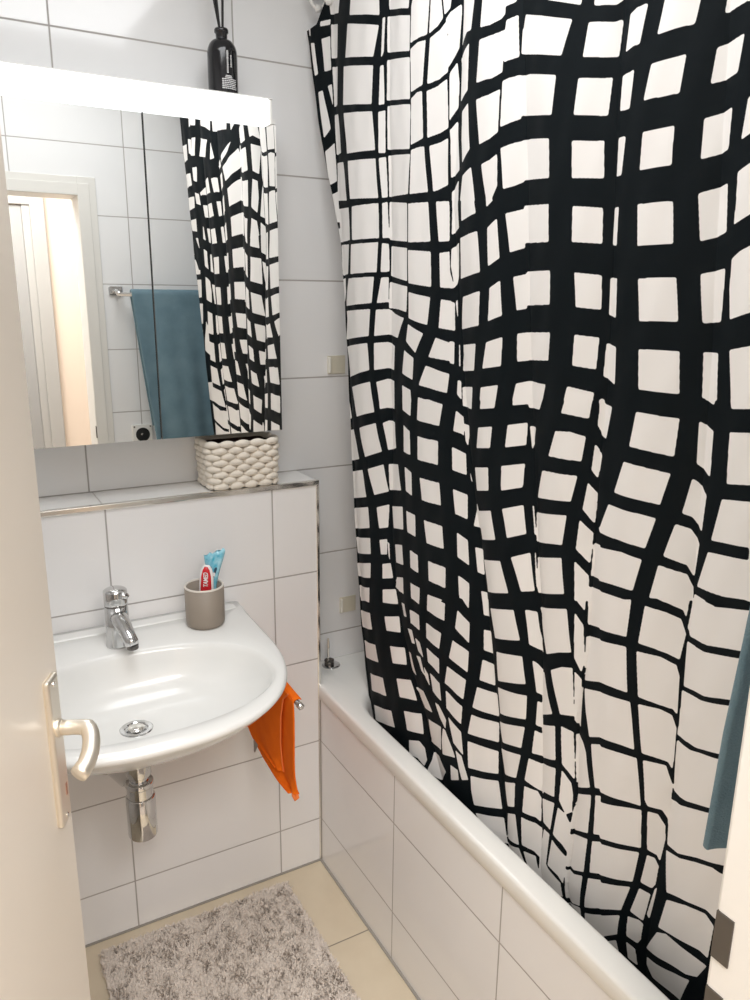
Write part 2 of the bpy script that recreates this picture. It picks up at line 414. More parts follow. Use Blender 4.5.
# ------------------------------------------------------------------ shower curtain and rail
CELLS = """1050 21658 900 21624 803 20951 906 20928;671 21661 373 21663 350 20956 591 20966;691 22023 362 22006 366 21897 694 21925;489 20645 344 20662 313 20148;802 20566 654 20577 419 19722 639 19543;600 19243 269 19393 210 18547 467 18482;456 18255 183 18308 146 18095 426 18117;383 22273 -289 22129 -231 21952 359 22098;1162 22105 1073 22095 1071 21810 1115 21821;342 21892 -152 21759 -21 21122 327 21192;309 21010 -57 20933 31 20156 264 20162;245 19988 -6 19959 -186 19100 195 19118;174 18940 -332 18886 -558 18029 171 18106;-989 22204 -2021 21919 -2015 21438 -1586 21553 -901 21721;370 22629 -378 22390 -289 22129 383 22273;-770 21593 -1994 21262 -1811 20720 -602 20975;-505 20824 -1808 20560 -1762 19831 -457 20054;-486 19881 -1781 19689 -1857 18921 -626 19019;-679 18857 -1876 18752 -1967 17950 -754 18043;-2115 21360 -2206 21358 -2151 20736 -2062 20643;-2030 20501 -2136 20500 -2139 19770 -1977 19777;-1957 19646 -2167 19652 -2187 18821 -1974 18847;-1987 18747 -2198 18742 -2248 17947 -2082 17941;-2306 21847 -3337 21520 -3275 21205 -2318 21464;-2273 21353 -3341 21068 -3347 20455 -2252 20709;-2238 20572 -3348 20351 -3355 19616 -2206 19827;-2229 19718 -3371 19524 -3378 18715 -2243 18881;-2255 18763 -3394 18621 -3302 17891 -2289 17944;-3541 21459 -4013 21325 -3946 20590 -3723 20600 -3377 20584 -3395 21204;-3378 20481 -3656 20533 -3904 20507 -3830 19766 -3385 19733;-3394 19619 -3630 19678 -3812 19666 -3839 18843 -3417 18782;-3425 18689 -3674 18708 -3885 18688 -4003 17858 -3368 17884;-4054 21314 -4329 21239 -4389 20749 -4259 20652 -4005 20588;-4036 20509 -4313 20575 -4456 20670 -4520 20368 -4537 19846 -4323 19771 -3955 19758;-3938 19642 -4271 19665 -4518 19735 -4544 18914 -4331 18859 -3982 18822;-4043 18674 -4332 18697 -4545 18744 -4547 17932 -4285 17868 -4148 17852;-4365 21230 -4603 21168 -4561 20866 -4424 20789;-4562 20803 -4455 20718 -4493 20534 -4579 20355;-4567 19775 -4586 19771 -4592 18874 -4573 18910;-4531 21187 -4650 21156 -4560 20954;-4562 20803 -4835 20864 -4843 20739 -4779 20186 -4668 20048 -4556 19924 -4520 20368;-4576 19822 -4738 19970 -4787 19606 -4771 19216 -4572 19035;-4583 18858 -4763 19001 -4915 18147 -4620 18048 -4607 18702;-4633 17802 -4899 17978 -4918 17620 -4636 17650;-5008 21053 -5406 20920 -5394 20745 -5291 20324 -5119 20343 -4837 20207 -4927 20650 -4924 20899;-4821 20019 -5237 20139 -5206 19411 -4901 19286;-4975 19106 -5236 19197 -5353 18431 -5048 18246 -4969 18644;-5081 18022 -5402 18129 -5555 17555 -4994 17612;-5672 20839 -6196 20699 -6183 20533 -6174 20335 -6097 20280 -5858 20249 -5595 20280;-5573 20097 -5865 20085 -6166 20105 -6157 19490 -5940 19442 -5507 19454;-5519 19193 -5853 19200 -6126 19241 -6112 18588 -5930 18505 -5628 18464;-5710 18131 -5944 18172 -6105 18253 -6127 17737 -5995 17514 -5869 17525;-6196 20699 -6391 20654 -6381 20488 -6366 20463 -6187 20446;-6198 20243 -6427 20266 -6484 19651 -6306 19639 -6182 19634 -6165 19960;-6171 19353 -6321 19377 -6518 19382 -6569 18722 -6356 18700 -6153 18659;-6167 18332 -6373 18368 -6632 18382 -6669 17750 -6486 17704 -6262 17677;-6597 20229 -7803 19824 -7600 19397 -6508 19690 -6510 20035;-6522 19373 -6769 19340 -7492 19159 -7419 18620 -6573 18772;-6621 18390 -6798 18386 -7372 18296 -7401 17719 -6661 17782;-6969 20473 -7982 20177 -7941 19973 -7568 20110 -7245 20229;-8075 19725 -8278 19684 -8301 19231 -8003 19291;-8179 20125 -8256 20106 -8268 19886 -8158 19919;-7947 19026 -8315 18958 -8340 18464 -7893 18538;-7882 18188 -8360 18120 -8389 17608 -7896 17662;-8243 20109 -8692 19994 -8605 19877 -8517 19836 -8255 19896;-8266 19682 -8483 19634 -8611 19638 -8574 19181 -8289 19228;-8303 18955 -8503 18931 -8461 18447 -8328 18458;-8347 18127 -8420 18118 -8443 17603 -8376 17606;-8788 19649 -8948 19671 -9184 19658 -9055 19216 -8904 19223 -8727 19198;-8690 18912 -8954 18928 -8885 18457 -8668 18462;-8661 18120 -8829 18115 -8776 17610 -8635 17612;-9491 19739 -9990 19607 -9919 19235 -9368 19241;-9302 18911 -9834 18912 -9771 18474 -9197 18491;-9209 18094 -9726 18095 -9721 17613 -9175 17616;-10299 19536 -10758 19386 -10711 19279 -10602 19303 -10267 19269;-10206 18913 -10312 18931 -10610 18966 -10550 18559 -10334 18529 -10156 18512;-10114 18123 -10276 18147 -10501 18188 -10474 17716 -10313 17671 -10110 17640;-10116 17226 -10275 17262 -10501 17316 -10518 17105 -10127 17139;-10740 18237 -10812 18276 -10860 17852 -10680 17784;-10672 17421 -10898 17514 -10950 17059 -10686 17087;426 18153 145 18131 95 17617 311 17617;267 17464 97 17472 70 16861 141 16817;79 16699 22 16697 9 16394;149 17915 -654 17868 -693 17158 59 17150;42 17090 -587 17067 -470 16406 -16 16380;10 16301 -220 16320 -66 15712;-840 17876 -1967 17849 -1984 17130 -846 17149;-778 17056 -1951 17048 -1901 16419 -660 16401;-509 16305 -1809 16322 -1729 15752 -196 15666;-226 15548 -1673 15619 -1584 15016 -139 14866;-161 14697 -1513 14855 -1586 14243 -313 13951;-535 13739 -1623 13979 -1715 13547 -730 13430;-2082 17840 -2248 17847 -2308 17115 -2112 17124;-2094 17021 -2289 16993 -2308 16421 -2035 16417;-2048 16298 -2289 16308 -2286 15779 -1889 15753;-1858 15609 -2284 15629 -2594 15529 -3109 15458 -2759 15026 -2277 15080 -1793 15025;-1790 14869 -2245 14913 -2597 14845 -2558 14320 -2237 14337 -1804 14260;-1865 13991 -2234 14099 -2557 14077 -2544 13638 -1957 13573;-2301 17843 -3259 17726 -3258 16985 -2320 17073;-2349 16949 -3258 16860 -3255 16209 -2353 16328;-2320 16202 -3255 16101 -3207 15583 -2898 15627 -2303 15651;-3302 17710 -4006 17676 -4117 16940 -3302 16967;-3302 16819 -4123 16753 -4145 16083 -3300 16168;-3300 15989 -4120 15884 -4036 15345 -3791 15377 -3301 15463;-3282 15340 -3902 15169 -3604 14761 -3207 14986;-3129 14793 -3523 14653 -3482 14190 -3026 14297;-3025 14038 -3395 13970 -3439 13749 -3019 13698;-4235 17664 -4567 17648 -4619 16927 -4328 16930;-4354 16718 -4630 16734 -4689 16062 -4422 16071;-4448 15848 -4702 15820 -4731 15272 -4401 15299;-4317 15109 -4743 15024 -4759 14677 -4084 14711;-4006 14532 -4733 14422 -4683 14042 -3770 14114;-3733 13859 -4105 13827 -3734 13784;-4636 17671 -4897 17644 -4943 17140 -4669 17034;-4676 16780 -4934 16885 -4911 16463 -4858 16136 -4787 16070 -4680 16469;-4650 16396 -4778 16062 -4669 16055;-4682 15819 -4819 15783 -4859 15258 -4709 15279;-4720 15061 -4845 15048 -4847 14617 -4740 14637;-4841 15802 -4885 15858 -4940 15355;-4961 15016 -4985 15017 -5025 14580 -4985 14596;-4966 14324 -5065 14313 -5097 13946 -4965 14050;-5038 17628 -5523 17578 -5593 17344 -5041 17254;-4987 16960 -5634 17038 -5748 16333 -5012 16225;-5105 15896 -5759 16003 -5732 15391 -5014 15294;-5079 15003 -5637 15061 -5567 14558 -5097 14508;-5105 14200 -5500 14243 -5480 13982 -5122 13937;-5857 17546 -6067 17527 -5873 17420;-5914 17070 -6161 17212 -6240 16556 -5969 16423;-6011 16054 -6281 16181 -6356 15584 -5992 15474;-5967 15101 -6375 15215 -6368 14706 -5882 14622;-5840 14272 -6313 14363 -6267 14076 -5811 14023;-6325 17281 -6708 17326 -6758 16703 -6451 16642;-6698 17380 -7421 17333 -7449 16759 -6746 16784;-6546 16235 -6800 16281 -6846 15711 -6636 15678;-6797 16324 -7497 16321 -7524 15786 -6839 15765;-6677 15286 -6882 15314 -6920 14837 -6703 14806;-6879 15314 -7556 15343 -7516 14882 -6916 14847;-6697 14421 -6944 14487 -7451 14481 -7372 14198 -6640 14115;-7934 17258 -8412 17200 -8440 16689 -7955 16733;-8017 16279 -8463 16234 -8489 15723 -8070 15755;-8074 15330 -8488 15301 -8471 14810 -8053 14841;-7973 14500 -8456 14447 -8448 14316 -7915 14262;-8399 17201 -8442 17198 -8465 16682 -8428 16689;-8451 16234 -8488 16225 -8498 15717 -8477 15723;-8621 17181 -8753 17186 -8733 16647 -8623 16657;-8611 16195 -8775 16180 -8799 15605 -8609 15645;-8600 15223 -8836 15177 -8844 14602 -8583 14709;-8567 14368 -8629 14333 -8545 14325;-9161 17174 -9766 17163 -9815 16620 -9212 16615;-9250 16171 -9891 16175 -9957 15587 -9314 15577;-9343 15179 -10014 15184 -10048 14589 -9374 14593;-10126 17154 -10517 17120 -10554 16725 -10342 16666 -10178 16630;-10217 16215 -10352 16239 -10580 16282 -10560 15599 -10296 15573;-10330 15193 -10559 15189 -10607 14561 -10363 14568;-10691 17101 -10948 17073 -10965 16923 -10921 16908 -10675 16800;-10679 16389 -10810 16480 -10963 16536 -11007 16548 -11096 15743 -11051 15730 -10724 15635 -10674 16007;-10766 15248 -11096 15319 -11141 15327 -11217 14639 -10851 14593;-182 13390 -224 13395 -331 12939 -234 12901;-256 12624 -615 12708 -1018 12028 -289 11839;-303 11554 -1180 11785 -1420 11157 -390 10874;-422 10614 -1485 10920 -1554 10401 -444 10070;-486 9847 -1589 10153 -1612 9745 -573 9433;-544 9149 -1589 9503 -1548 9093 -596 8804;-657 8488 -1480 8813 -1459 8453 -701 8148;-733 13459 -1715 13575 -1776 13287 -878 13058;-1033 12801 -1836 13037 -2063 12393 -1362 12144;-1505 11874 -2112 12095 -2276 11472 -1755 11281;-1852 10994 -2278 11156 -2250 10584 -1943 10488;-1948 10197 -2230 10291 -2243 9908 -2013 9847;-2082 9621 -2356 9719 -2441 9361 -2090 9248;-2096 8964 -2530 9106 -2618 8837 -2111 8683;-1957 13601 -2545 13665 -2537 13447 -2242 13442 -1992 13383;-2093 13070 -2273 13151 -2567 13148 -2640 12573 -2255 12459;-2278 12131 -2740 12213 -2939 11651 -2297 11510;-2347 11122 -2994 11284 -3044 10751 -2470 10624;-2518 10232 -2980 10361 -3033 9889 -2560 9794;-2250 10221 -2307 10208 -2339 9740 -2293 9880;-2608 9441 -2988 9562 -2974 9146 -2521 9153;-3020 13724 -3439 13774 -3420 13415 -3016 13491;-3042 13162 -3391 13084 -3406 12557 -3064 12570;-3115 12239 -3454 12173 -3501 11664 -3156 11688;-3187 11240 -3622 11250 -3650 10750 -3255 10755;-3352 10355 -3759 10362 -3777 9944 -3376 9945;-3401 9574 -3832 9606 -3832 9303 -3417 9311;-3734 13809 -4104 13851 -4577 13803 -4485 13352 -3681 13365;-3699 13024 -4465 13030 -4483 12539 -3719 12518;-3807 12135 -4530 12167 -4600 11698 -3894 11657;-4005 11236 -4675 11265 -4732 10785 -4109 10743;-4179 10362 -4807 10386 -4824 9934 -4226 9915;-4175 9575 -4801 9649 -4194 9435;-4958 13726 -5158 13619 -5192 13247 -5140 13280 -4900 13307;-4878 12979 -5274 12907 -5316 12482 -4913 12513;-4962 12127 -5360 12083 -5404 11588 -5046 11620;-5112 11241 -5431 11163 -5489 10635 -5167 10731;-5198 10339 -5521 10257 -5541 9894 -5250 9858;-5176 13491 -5338 13466 -5316 13065 -5247 13155;-5322 12766 -5489 12290 -5420 12399;-5635 11999 -5705 11833 -6212 11977 -6348 11428 -5826 11280 -5762 11485 -5563 11487;-5120 13960 -5481 14005 -5465 13810 -5129 13832;-5743 13501 -6193 13587 -6150 13178 -5655 13089;-5571 12687 -6100 12797 -6122 12350 -5662 12240;-5618 11063 -5855 11067 -5880 10544 -5725 10565;-5891 10876 -6505 11051 -6740 10468 -6035 10248;-5823 10188 -5969 10191 -6002 10040 -5860 9994;-5845 14049 -6266 14097 -6242 13937 -5814 13865;-6570 13667 -6971 13759 -6959 13356 -6534 13251;-6466 12892 -6950 13016 -6939 12576 -6478 12427;-6510 12080 -6982 12255 -7062 11723 -6669 11553;-6781 11201 -7159 11389 -7290 10676 -7040 10596;-6659 14138 -6953 14167 -6975 14088 -6645 14030;-6946 14166 -7372 14218 -7293 14036 -6976 14025;-7009 13702 -7179 13700 -7072 13263;-7143 12285 -7171 12282 -7235 11740 -7206 11753;-7239 11418 -7262 11423 -7346 10710 -7314 10780;-7943 14284 -8438 14334 -8393 14021 -7869 14051;-7755 13732 -8064 13760 -8348 13721 -8281 13299 -7585 13272;-7428 12985 -8222 13042 -8123 12581 -7283 12458;-7222 12167 -8056 12323 -7984 11773 -7257 11624;-7305 11337 -7985 11536 -8063 10889 -7350 10652;-8537 14111 -8557 14129 -8564 13920 -8524 13900;-8494 13625 -8564 13545 -8572 13048 -8455 13181;-8404 12964 -8572 12813 -8543 12274 -8337 12495;-8297 12302 -8525 12113 -8489 11556 -8256 11770;-8236 11556 -8483 11338 -8492 10891 -8267 10828;-8632 12229 -8682 12278 -8692 12161;-8534 11939 -8711 11959 -8759 11377 -8512 11345;-8503 11143 -8774 11186 -8788 11001 -8492 10891;-8538 14344 -8602 14349 -8617 14278 -8803 14256 -8701 13732 -8592 13761 -8574 13857 -8554 13861;-8585 13498 -8624 13440 -8571 13114;-9352 14259 -10071 14247 -10035 13688 -9259 13714;-9163 13458 -10007 13430 -9876 12925 -8970 12920;-8853 12692 -9825 12705 -9666 12185 -8669 12164 -8662 12238;-8691 11918 -9193 11989 -9625 11994 -9495 11432 -8739 11345;-8754 11160 -9410 11232 -8767 10992;-10396 14552 -10574 14574 -10567 14491;-10355 14246 -10583 14139 -10591 13483 -10348 13638;-10305 13411 -10385 13371 -10560 13211 -10519 12649 -10340 12840 -10193 12864;-10113 12683 -10338 12656 -10488 12466 -10420 11921 -10319 12092 -9965 12143;-9896 11979 -10327 11952 -10416 11768 -10428 11555 -9773 11398;-10842 14608 -11215 14654 -11228 14532 -10873 14484;-10883 14171 -11262 14225 -11336 13542 -10905 13462;-10843 13229 -11360 13322 -11426 12702 -11304 12679 -10711 12592;-10672 12405 -11291 12498 -11518 12533 -11517 11980 -11037 11854 -10493 11808;-10453 11672 -10712 11671 -10442 11561;-630 8563 -1455 8793 -1454 8396 -656 8234;-700 7882 -1499 8129 -1595 7710 -793 7431;-861 7084 -1753 7350 -1938 6948 -958 6631;-1267 6319 -2167 6619 -2346 6203 -1369 5872;-1481 5500 -2566 5895 -2761 5532 -1551 5092;-2096 8964 -2532 9083 -2632 8754 -2113 8631;-2208 8302 -2693 8460 -2799 8086 -2307 7963;-2457 7613 -2964 7756 -3097 7362 -2622 7228;-2785 6888 -3293 7055 -3571 6642 -2960 6469;-3118 6168 -3748 6386 -3883 5915 -3291 5741;-3386 5520 -3757 5682 -3978 5609 -4078 5346 -3990 5141 -3759 5231 -3403 5147;-2525 9349 -2951 9504 -2998 9155 -2726 9128;-2833 8877 -3044 8919 -3171 8639 -2988 8589;-3178 8360 -3410 8408 -3571 8122 -3402 8072;-3132 7725 -3298 7763 -3534 7271 -3317 7319;-3462 6943 -3923 7078 -4363 6754 -3917 6623;-4098 6444 -4749 6598 -4734 5997 -4168 5853;-3391 9581 -3805 9572 -3823 9208 -3415 9212;-3332 8892 -3822 8950 -3844 8581 -3356 8563;-3583 8290 -3815 8280 -3997 7960 -3721 8011;-3600 7843 -3816 7902 -4074 7542 -3844 7583;-4007 7763 -4193 7650 -4257 7363 -4091 7500;-4497 7096 -4671 7110 -4951 6881 -4938 6650 -4710 6804;-4226 9943 -4803 10130 -4824 9943;-4167 9567 -4823 9589 -4804 9182 -4139 9183;-4099 8874 -4709 8867 -4648 8464 -4117 8507;-4133 8284 -4655 8228 -4679 7876 -4201 7953;-4268 7711 -4706 7670 -4768 7258 -4385 7317;-5022 7001 -5463 6846 -5568 6341 -5215 6450;-4833 6619 -4930 6620 -5294 6119 -4806 5936 -4781 6284;-5202 10253 -5343 10295 -5523 10206 -5540 9709 -5234 9941;-5216 9579 -5566 9409 -5569 8950 -5174 9157;-5113 8860 -5579 8764 -5578 8294 -5003 8408;-4945 8185 -5542 8110 -5493 7636 -4877 7749;-4911 7586 -5473 7462 -5454 7024 -4944 7173;-4271 5649 -4568 5732 -4910 5528 -4596 5093 -4413 5077 -4103 5095 -4238 5427;-5106 5833 -5404 5881 -5444 5652 -5134 5462;-5289 6316 -5520 6292 -5728 5814 -5544 5710;-5858 10019 -6043 10084 -6091 9722 -5917 9701;-5946 9394 -6155 9422 -6201 8954 -5973 8955;-5952 8739 -6232 8722 -6291 8285 -5900 8256;-5848 8076 -6403 8135 -6408 7637 -5743 7561;-5726 7384 -6424 7498 -6451 7066 -5657 6907;-5667 6730 -6454 6859 -6472 6339 -5713 6100;-5780 5941 -6481 6179 -6616 5579 -5930 5309 -5826 5622;-6167 9950 -6898 10182 -7059 9609 -6341 9376;-6401 9110 -7125 9305 -7225 8763 -6458 8491;-6434 8334 -7257 8530 -7258 8019 -6500 7777;-6465 7570 -7244 7847 -7182 7355 -6619 7178;-6546 6990 -7178 7196 -7070 6615 -6699 6477;-6696 6293 -7046 6485 -7030 5911 -6820 5792;-7132 10264 -7358 10281 -7421 9980 -7560 9532 -7246 9594;-7326 9301 -7432 9253 -7563 9122 -7565 8641 -7426 8661;-7453 8490 -7572 8475 -7596 7974 -7459 7981;-7445 7867 -7603 7827 -7642 7371 -7410 7350;-7355 7215 -7651 7186 -7698 6582 -7276 6681;-7272 6542 -7558 6569 -7633 6443 -7640 5899 -7545 5969 -7247 5926;-7403 10392 -8127 10627 -8254 9836 -7999 9740 -7661 9560;-7520 9097 -7594 9159 -7889 8438 -7554 8243;-7814 9308 -8075 9481 -8277 9538 -8328 8592 -8057 8510;-7565 8034 -7964 8224 -8018 7530 -7600 7341;-8096 8288 -8333 8265 -8387 7281 -8149 7513;-7616 7218 -8025 7362 -8004 6715 -7671 6631;-8147 7383 -8333 7193 -8374 6975 -8369 6579 -8266 6483 -8118 6714;-8295 10859 -8461 10905 -8454 10688;-8287 10621 -8442 10423 -8475 9753 -8431 9500 -8307 9745;-8314 9492 -8443 9369 -8450 8393 -8346 8516;-8377 8261 -8530 8154 -8630 8009 -8785 7368 -8426 7135 -8387 7704;-8497 10914 -8787 11022 -8825 10516 -8509 10441;-8491 10220 -8840 10320 -8904 9543 -8473 9362;-8494 9217 -8918 9360 -8981 8517 -8694 8354 -8572 8786;-8756 8248 -8990 8376 -9044 7505 -8898 7433;-8446 7010 -8820 7236 -8797 6410 -8410 6186 -8339 6227;-8922 7291 -9052 7366 -9101 6581 -8940 6490;-5967 5132 -6662 5396 -6764 4809 -6386 4701;-6819 5621 -7064 5757 -7195 5108 -6754 4974;-7227 5797 -7551 5833 -7696 5755 -7636 5103 -7538 5170 -7263 5152;-7302 5032 -7581 5075 -7654 4635 -7564 4489 -7384 4720;-6778 4839 -7197 5036 -7337 4691 -6793 4678;-7662 6465 -8018 6590 -7933 5926 -7709 5950;-8103 6550 -8266 6483 -8360 6262 -8305 5645 -8209 5776 -8012 5886;-7740 5811 -7921 5826 -7856 5079 -7918 5007 -8196 4861 -8224 4521 -7640 4531 -7664 5306;-7992 5759 -8308 5508 -8252 4870 -8152 5000 -7897 5087;-8353 6059 -8806 6286 -8742 5509 -8463 5331 -8275 5319;-8294 5242 -8470 5246 -8716 5399 -8634 4621 -8399 4487 -8277 4552;-8251 4385 -8648 4587 -8662 4387;-8920 6325 -9110 6437 -9149 5772 -8891 5616;-8865 5470 -9157 5646 -9189 5045 -8781 4730;-8789 4599 -9197 4893 -9224 4341 -8775 4391;-8765 11013 -9478 11276 -9411 10595 -8805 10489;-8821 10293 -9422 10422 -9498 9627 -8884 9534;-8899 9350 -9556 9481 -9689 8651 -8962 8507;-8973 8334 -9740 8517 -9829 7807 -9854 7643 -9307 7504 -9029 7434;-9714 11244 -10065 11258 -10288 11213 -10369 10989 -10312 10533 -10269 10552 -10104 10579 -9647 10582;-9631 10435 -10017 10478 -10275 10435 -10327 10265 -10324 9581 -10262 9662 -10157 9655 -9695 9636;-9702 9511 -10068 9581 -10253 9552 -10328 9350 -10323 8580 -10243 8691 -9821 8653;-9845 8533 -10217 8612 -10335 8303 -10296 7762 -10272 7632 -10193 7749 -9970 7707 -9916 7795;-9930 11425 -10377 11559 -10356 11233 -10307 11366 -10086 11414;-10425 11573 -10631 11658 -10910 11651 -11216 11742 -11589 11855 -11622 11248 -11168 11116 -10785 10998 -10441 10985 -10382 11093;-10392 10879 -10758 10873 -11180 10997 -11545 11109 -11580 10461 -11144 10308 -10831 10185 -10396 10119;-10372 10038 -10759 10079 -11165 10215 -11528 10356 -11574 9575 -11180 9415 -10759 9253 -10352 9234;-10349 9142 -10640 9143 -11195 9332 -11610 9530 -11663 8664 -11228 8479 -10646 8222 -10510 8200 -10355 8218;-9041 7234 -9874 7575 -9890 6814 -9087 6499;-9974 7610 -10135 7639 -10248 7462 -10255 7184 -10197 6704 -10149 6822 -9990 6841;-9094 6384 -9861 6705 -9765 6022 -9133 5739;-9142 5582 -9735 5894 -9594 5296 -9173 5011;-9181 4858 -9580 5175 -9523 4684 -9205 4372;-9211 4238 -9492 4523 -9523 4248;-9994 6732 -10121 6745 -10185 6615 -10151 6218 -10100 6104 -9900 6108;-9888 5972 -10082 5965 -9975 5311 -9753 5384;-9723 5252 -9910 5290 -9977 5246 -9939 4863 -9877 4731 -9703 4791;-9690 4645 -9831 4563 -9847 4162 -9688 4232;-10139 6105 -10194 6210 -10066 5390 -10033 5502;-10245 7982 -10406 8050 -10526 8062 -11236 8393 -11643 8541 -11687 7746 -11359 7591 -10952 7387 -10578 7188 -10315 7147;-10304 7027 -10630 7132 -11261 7460 -11407 7463 -11704 7561 -11750 6714 -11380 6595 -11228 6620 -10705 6408 -10394 6253;-10410 6112 -10840 6385 -11217 6533 -11394 6452 -11344 5779 -11189 5778 -10783 5626 -10284 5437;-10271 5319 -10477 5468 -10794 5512 -11340 5615 -11179 5239 -10964 5092 -10005 4702;-10024 4517 -10547 4748 -11052 5054 -10834 4365 -10156 4158 -10003 4316;-11318 21204 -11033 21137 -11170 20667 -11340 20742;-10954 21177 -10687 21165 -10844 20600 -11178 20642;-10323 21090 -9237 20860 -9542 20366 -10541 20539;-12111 21092 -11466 21045 -11559 20562 -12076 20528;-12149 20135 -11443 20100 -11404 19698 -12108 19669;-11145 20248 -10809 20235 -10891 19750 -11148 19829;-12439 19349 -11275 19311 -11311 18939 -12247 18886;-11159 19434 -10836 19350 -10778 18976 -11118 19057;-12071 18565 -11267 18557 -11322 18125 -11962 18194;-12920 17888 -11983 17351 -13016 17368;-11580 17920 -11308 17905 -11265 17516;-13083 17194 -11925 17178 -11604 16782 -12909 16817;-13155 16453 -11429 16455 -11551 15826 -13204 15760;-13166 15578 -11497 15595 -11777 14857 -13142 14781;-13115 14566 -11950 14613 -12801 13680 -13033 13916;-11380 14957 -11192 14788 -11327 13719 -11893 13864;-13007 16838 -11407 16794 -11454 16654 -13086 16631;-12387 12557 -11370 12689 -11412 11947 -11980 11942;-11035 21872 -10845 21842 -10939 21580 -11092 21528;-10845 21842 -10555 21798 -10630 21534 -10914 21576;-9674 21632 -8888 21502 -8953 21084 -9338 21261 -9837 21396;-8808 21498 -7182 21196 -7244 20846 -8809 21048;-6924 21154 -6490 21086 -6931 20754;-9011 20780 -8871 20256 -9128 20238"""
CREASES = [[-1701,-1662,-1624,-1585,-1531,-1422,-1312,-1203,-1112,-1022,-931,-841,-780,-733,-687,-640,-594,-550,-515,-479,-443,-407,-373,-343,-313,-284,-254,-211,-165,-119,-69,-17,36,65,89,113,136,155,167,178,190,197,197],[-5510,-5371,-5232,-5093,-4954,-4815,-4676,-4419,-4113,-3808,-3499,-3186,-2928,-2720,-2556,-2499,-2441,-2383,-2356,-2373,-2390,-2406,-2382,-2357,-2332,-2341,-2356,-2371,-2386,-2380,-2372,-2364,-2354,-2337,-2319,-2302,-2297,-2313,-2329,-2344,-2348,-2348,-2348],[-7062,-7023,-6984,-6946,-6907,-6868,-6799,-6730,-6662,-6596,-6530,-6464,-6373,-6277,-6180,-6086,-5995,-5904,-5806,-5690,-5575,-5463,-5375,-5287,-5200,-5130,-5061,-4991,-4916,-4841,-4766,-4691,-4696,-4736,-4776,-4816,-4841,-4861,-4877,-4877,-4877,-4877,-4877],[-7752,-7742,-7731,-7721,-7710,-7700,-7689,-7676,-7663,-7649,-7634,-7613,-7592,-7571,-7543,-7514,-7484,-7436,-7378,-7320,-7262,-7205,-7149,-7097,-7050,-7004,-6960,-6922,-6883,-6845,-6806,-6766,-6727,-6679,-6630,-6582,-6530,-6482,-6482,-6482,-6482,-6482,-6482],[-8254,-8264,-8274,-8284,-8294,-8304,-8322,-8349,-8376,-8403,-8421,-8411,-8401,-8390,-8428,-8470,-8512,-8529,-8531,-8534,-8545,-8559,-8573,-8590,-8615,-8641,-8647,-8644,-8641,-8639,-8629,-8614,-8599,-8591,-8601,-8611,-8632,-8632,-8632,-8632,-8632,-8632,-8632],[-9918,-9934,-9951,-9967,-9984,-10001,-10049,-10097,-10145,-10193,-10241,-10286,-10330,-10370,-10373,-10376,-10379,-10387,-10400,-10413,-10421,-10427,-10434,-10442,-10450,-10448,-10433,-10419,-10398,-10376,-10365,-10358,-10344,-10329,-10320,-10317,-10317,-10317,-10317,-10317,-10317,-10317,-10317],[-12700,-12700,-12700,-12700,-12700,-12700,-12700,-12700,-12700,-12700,-12700,-12700,-12700,-12700,-12700,-12700,-12700,-12700,-12700,-12700,-12700,-12700,-12700,-12700,-12700,-12700,-12700,-12700,-12700,-12700,-12700,-12700,-12700,-12700,-12700,-12700,-12700,-12700,-12700,-12700,-12700,-12700,-12700]]
EDGE = [-1581,-1542,-1504,-1465,-1411,-1302,-1192,-1083,-992,-902,-811,-721,-660,-613,-567,-520,-474,-430,-395,-359,-323,-287,-253,-223,-193,-164,-134,-91,-45,1,51,173,319,457,578,711,812,908,1007,1112,1275,1340,1340]

def parse(sx): return [np.array([float(t) for t in q.split()]).reshape(-1, 2)/10000 for q in sx.split(';')]
polys = parse(CELLS)
CR = np.array(CREASES)/10000; ED = np.array(EDGE)/10000; ZSM = np.linspace(.2, 2.3, 43)
AM = .018
def base_x(y, z):
    g = np.clip((-y-.45)/.65, 0, 1); g = g*g*(3-2*g)
    return .052 + (2.2-z)*(.020+.042*g)
def fold(y, z):
    """sideways swing of the cloth (m) for arrays y, z"""
    cy = np.stack([np.interp(z, ZSM, c) for c in CR])
    d = AM*.55*np.cos(np.pi*np.clip((y-cy[0])/.09, 0, 1))
    for i in range(len(cy)-1):
        m_ = (y < cy[i]) & (y >= cy[i+1])
        wd = np.maximum(cy[i]-cy[i+1], 1e-4); t = np.clip((cy[i]-y)/wd, 0, 1)
        a = AM*np.minimum(1, wd/.16)
        d = np.where(m_, a*(1-2*np.sin(np.pi*t)**.8)*.5, d)
    return d
# printed pattern: white cells on black, as a coverage map over the cloth (1 mm raster)
Y0, Y1, Z0, Z1, PX = -1.26, 0.16, 0.16, 2.30, 0.0008
ny, nz = int((Y1-Y0)/PX), int((Z1-Z0)/PX)
cov = np.zeros((ny, nz), bool)
for P in polys:
    i0, i1 = max(int((P[:, 0].min()-Y0)/PX)-1, 0), min(int((P[:, 0].max()-Y0)/PX)+2, ny)
    j0, j1 = max(int((P[:, 1].min()-Z0)/PX)-1, 0), min(int((P[:, 1].max()-Z0)/PX)+2, nz)
    if i1 <= i0 or j1 <= j0: continue
    yy = (Y0+(np.arange(i0, i1)+.5)*PX)[:, None]; zz = (Z0+(np.arange(j0, j1)+.5)*PX)[None, :]
    ins = np.zeros((i1-i0, j1-j0), bool)
    for (ya, za), (yb, zb) in zip(P, np.roll(P, -1, 0)):
        if abs(zb-za) < 1e-9: continue
        cnd = ((za > zz) != (zb > zz)) & (yy < (yb-ya)*(zz-za)/(zb-za)+ya)
        ins ^= cnd
    cov[i0:i1, j0:j1] |= ins
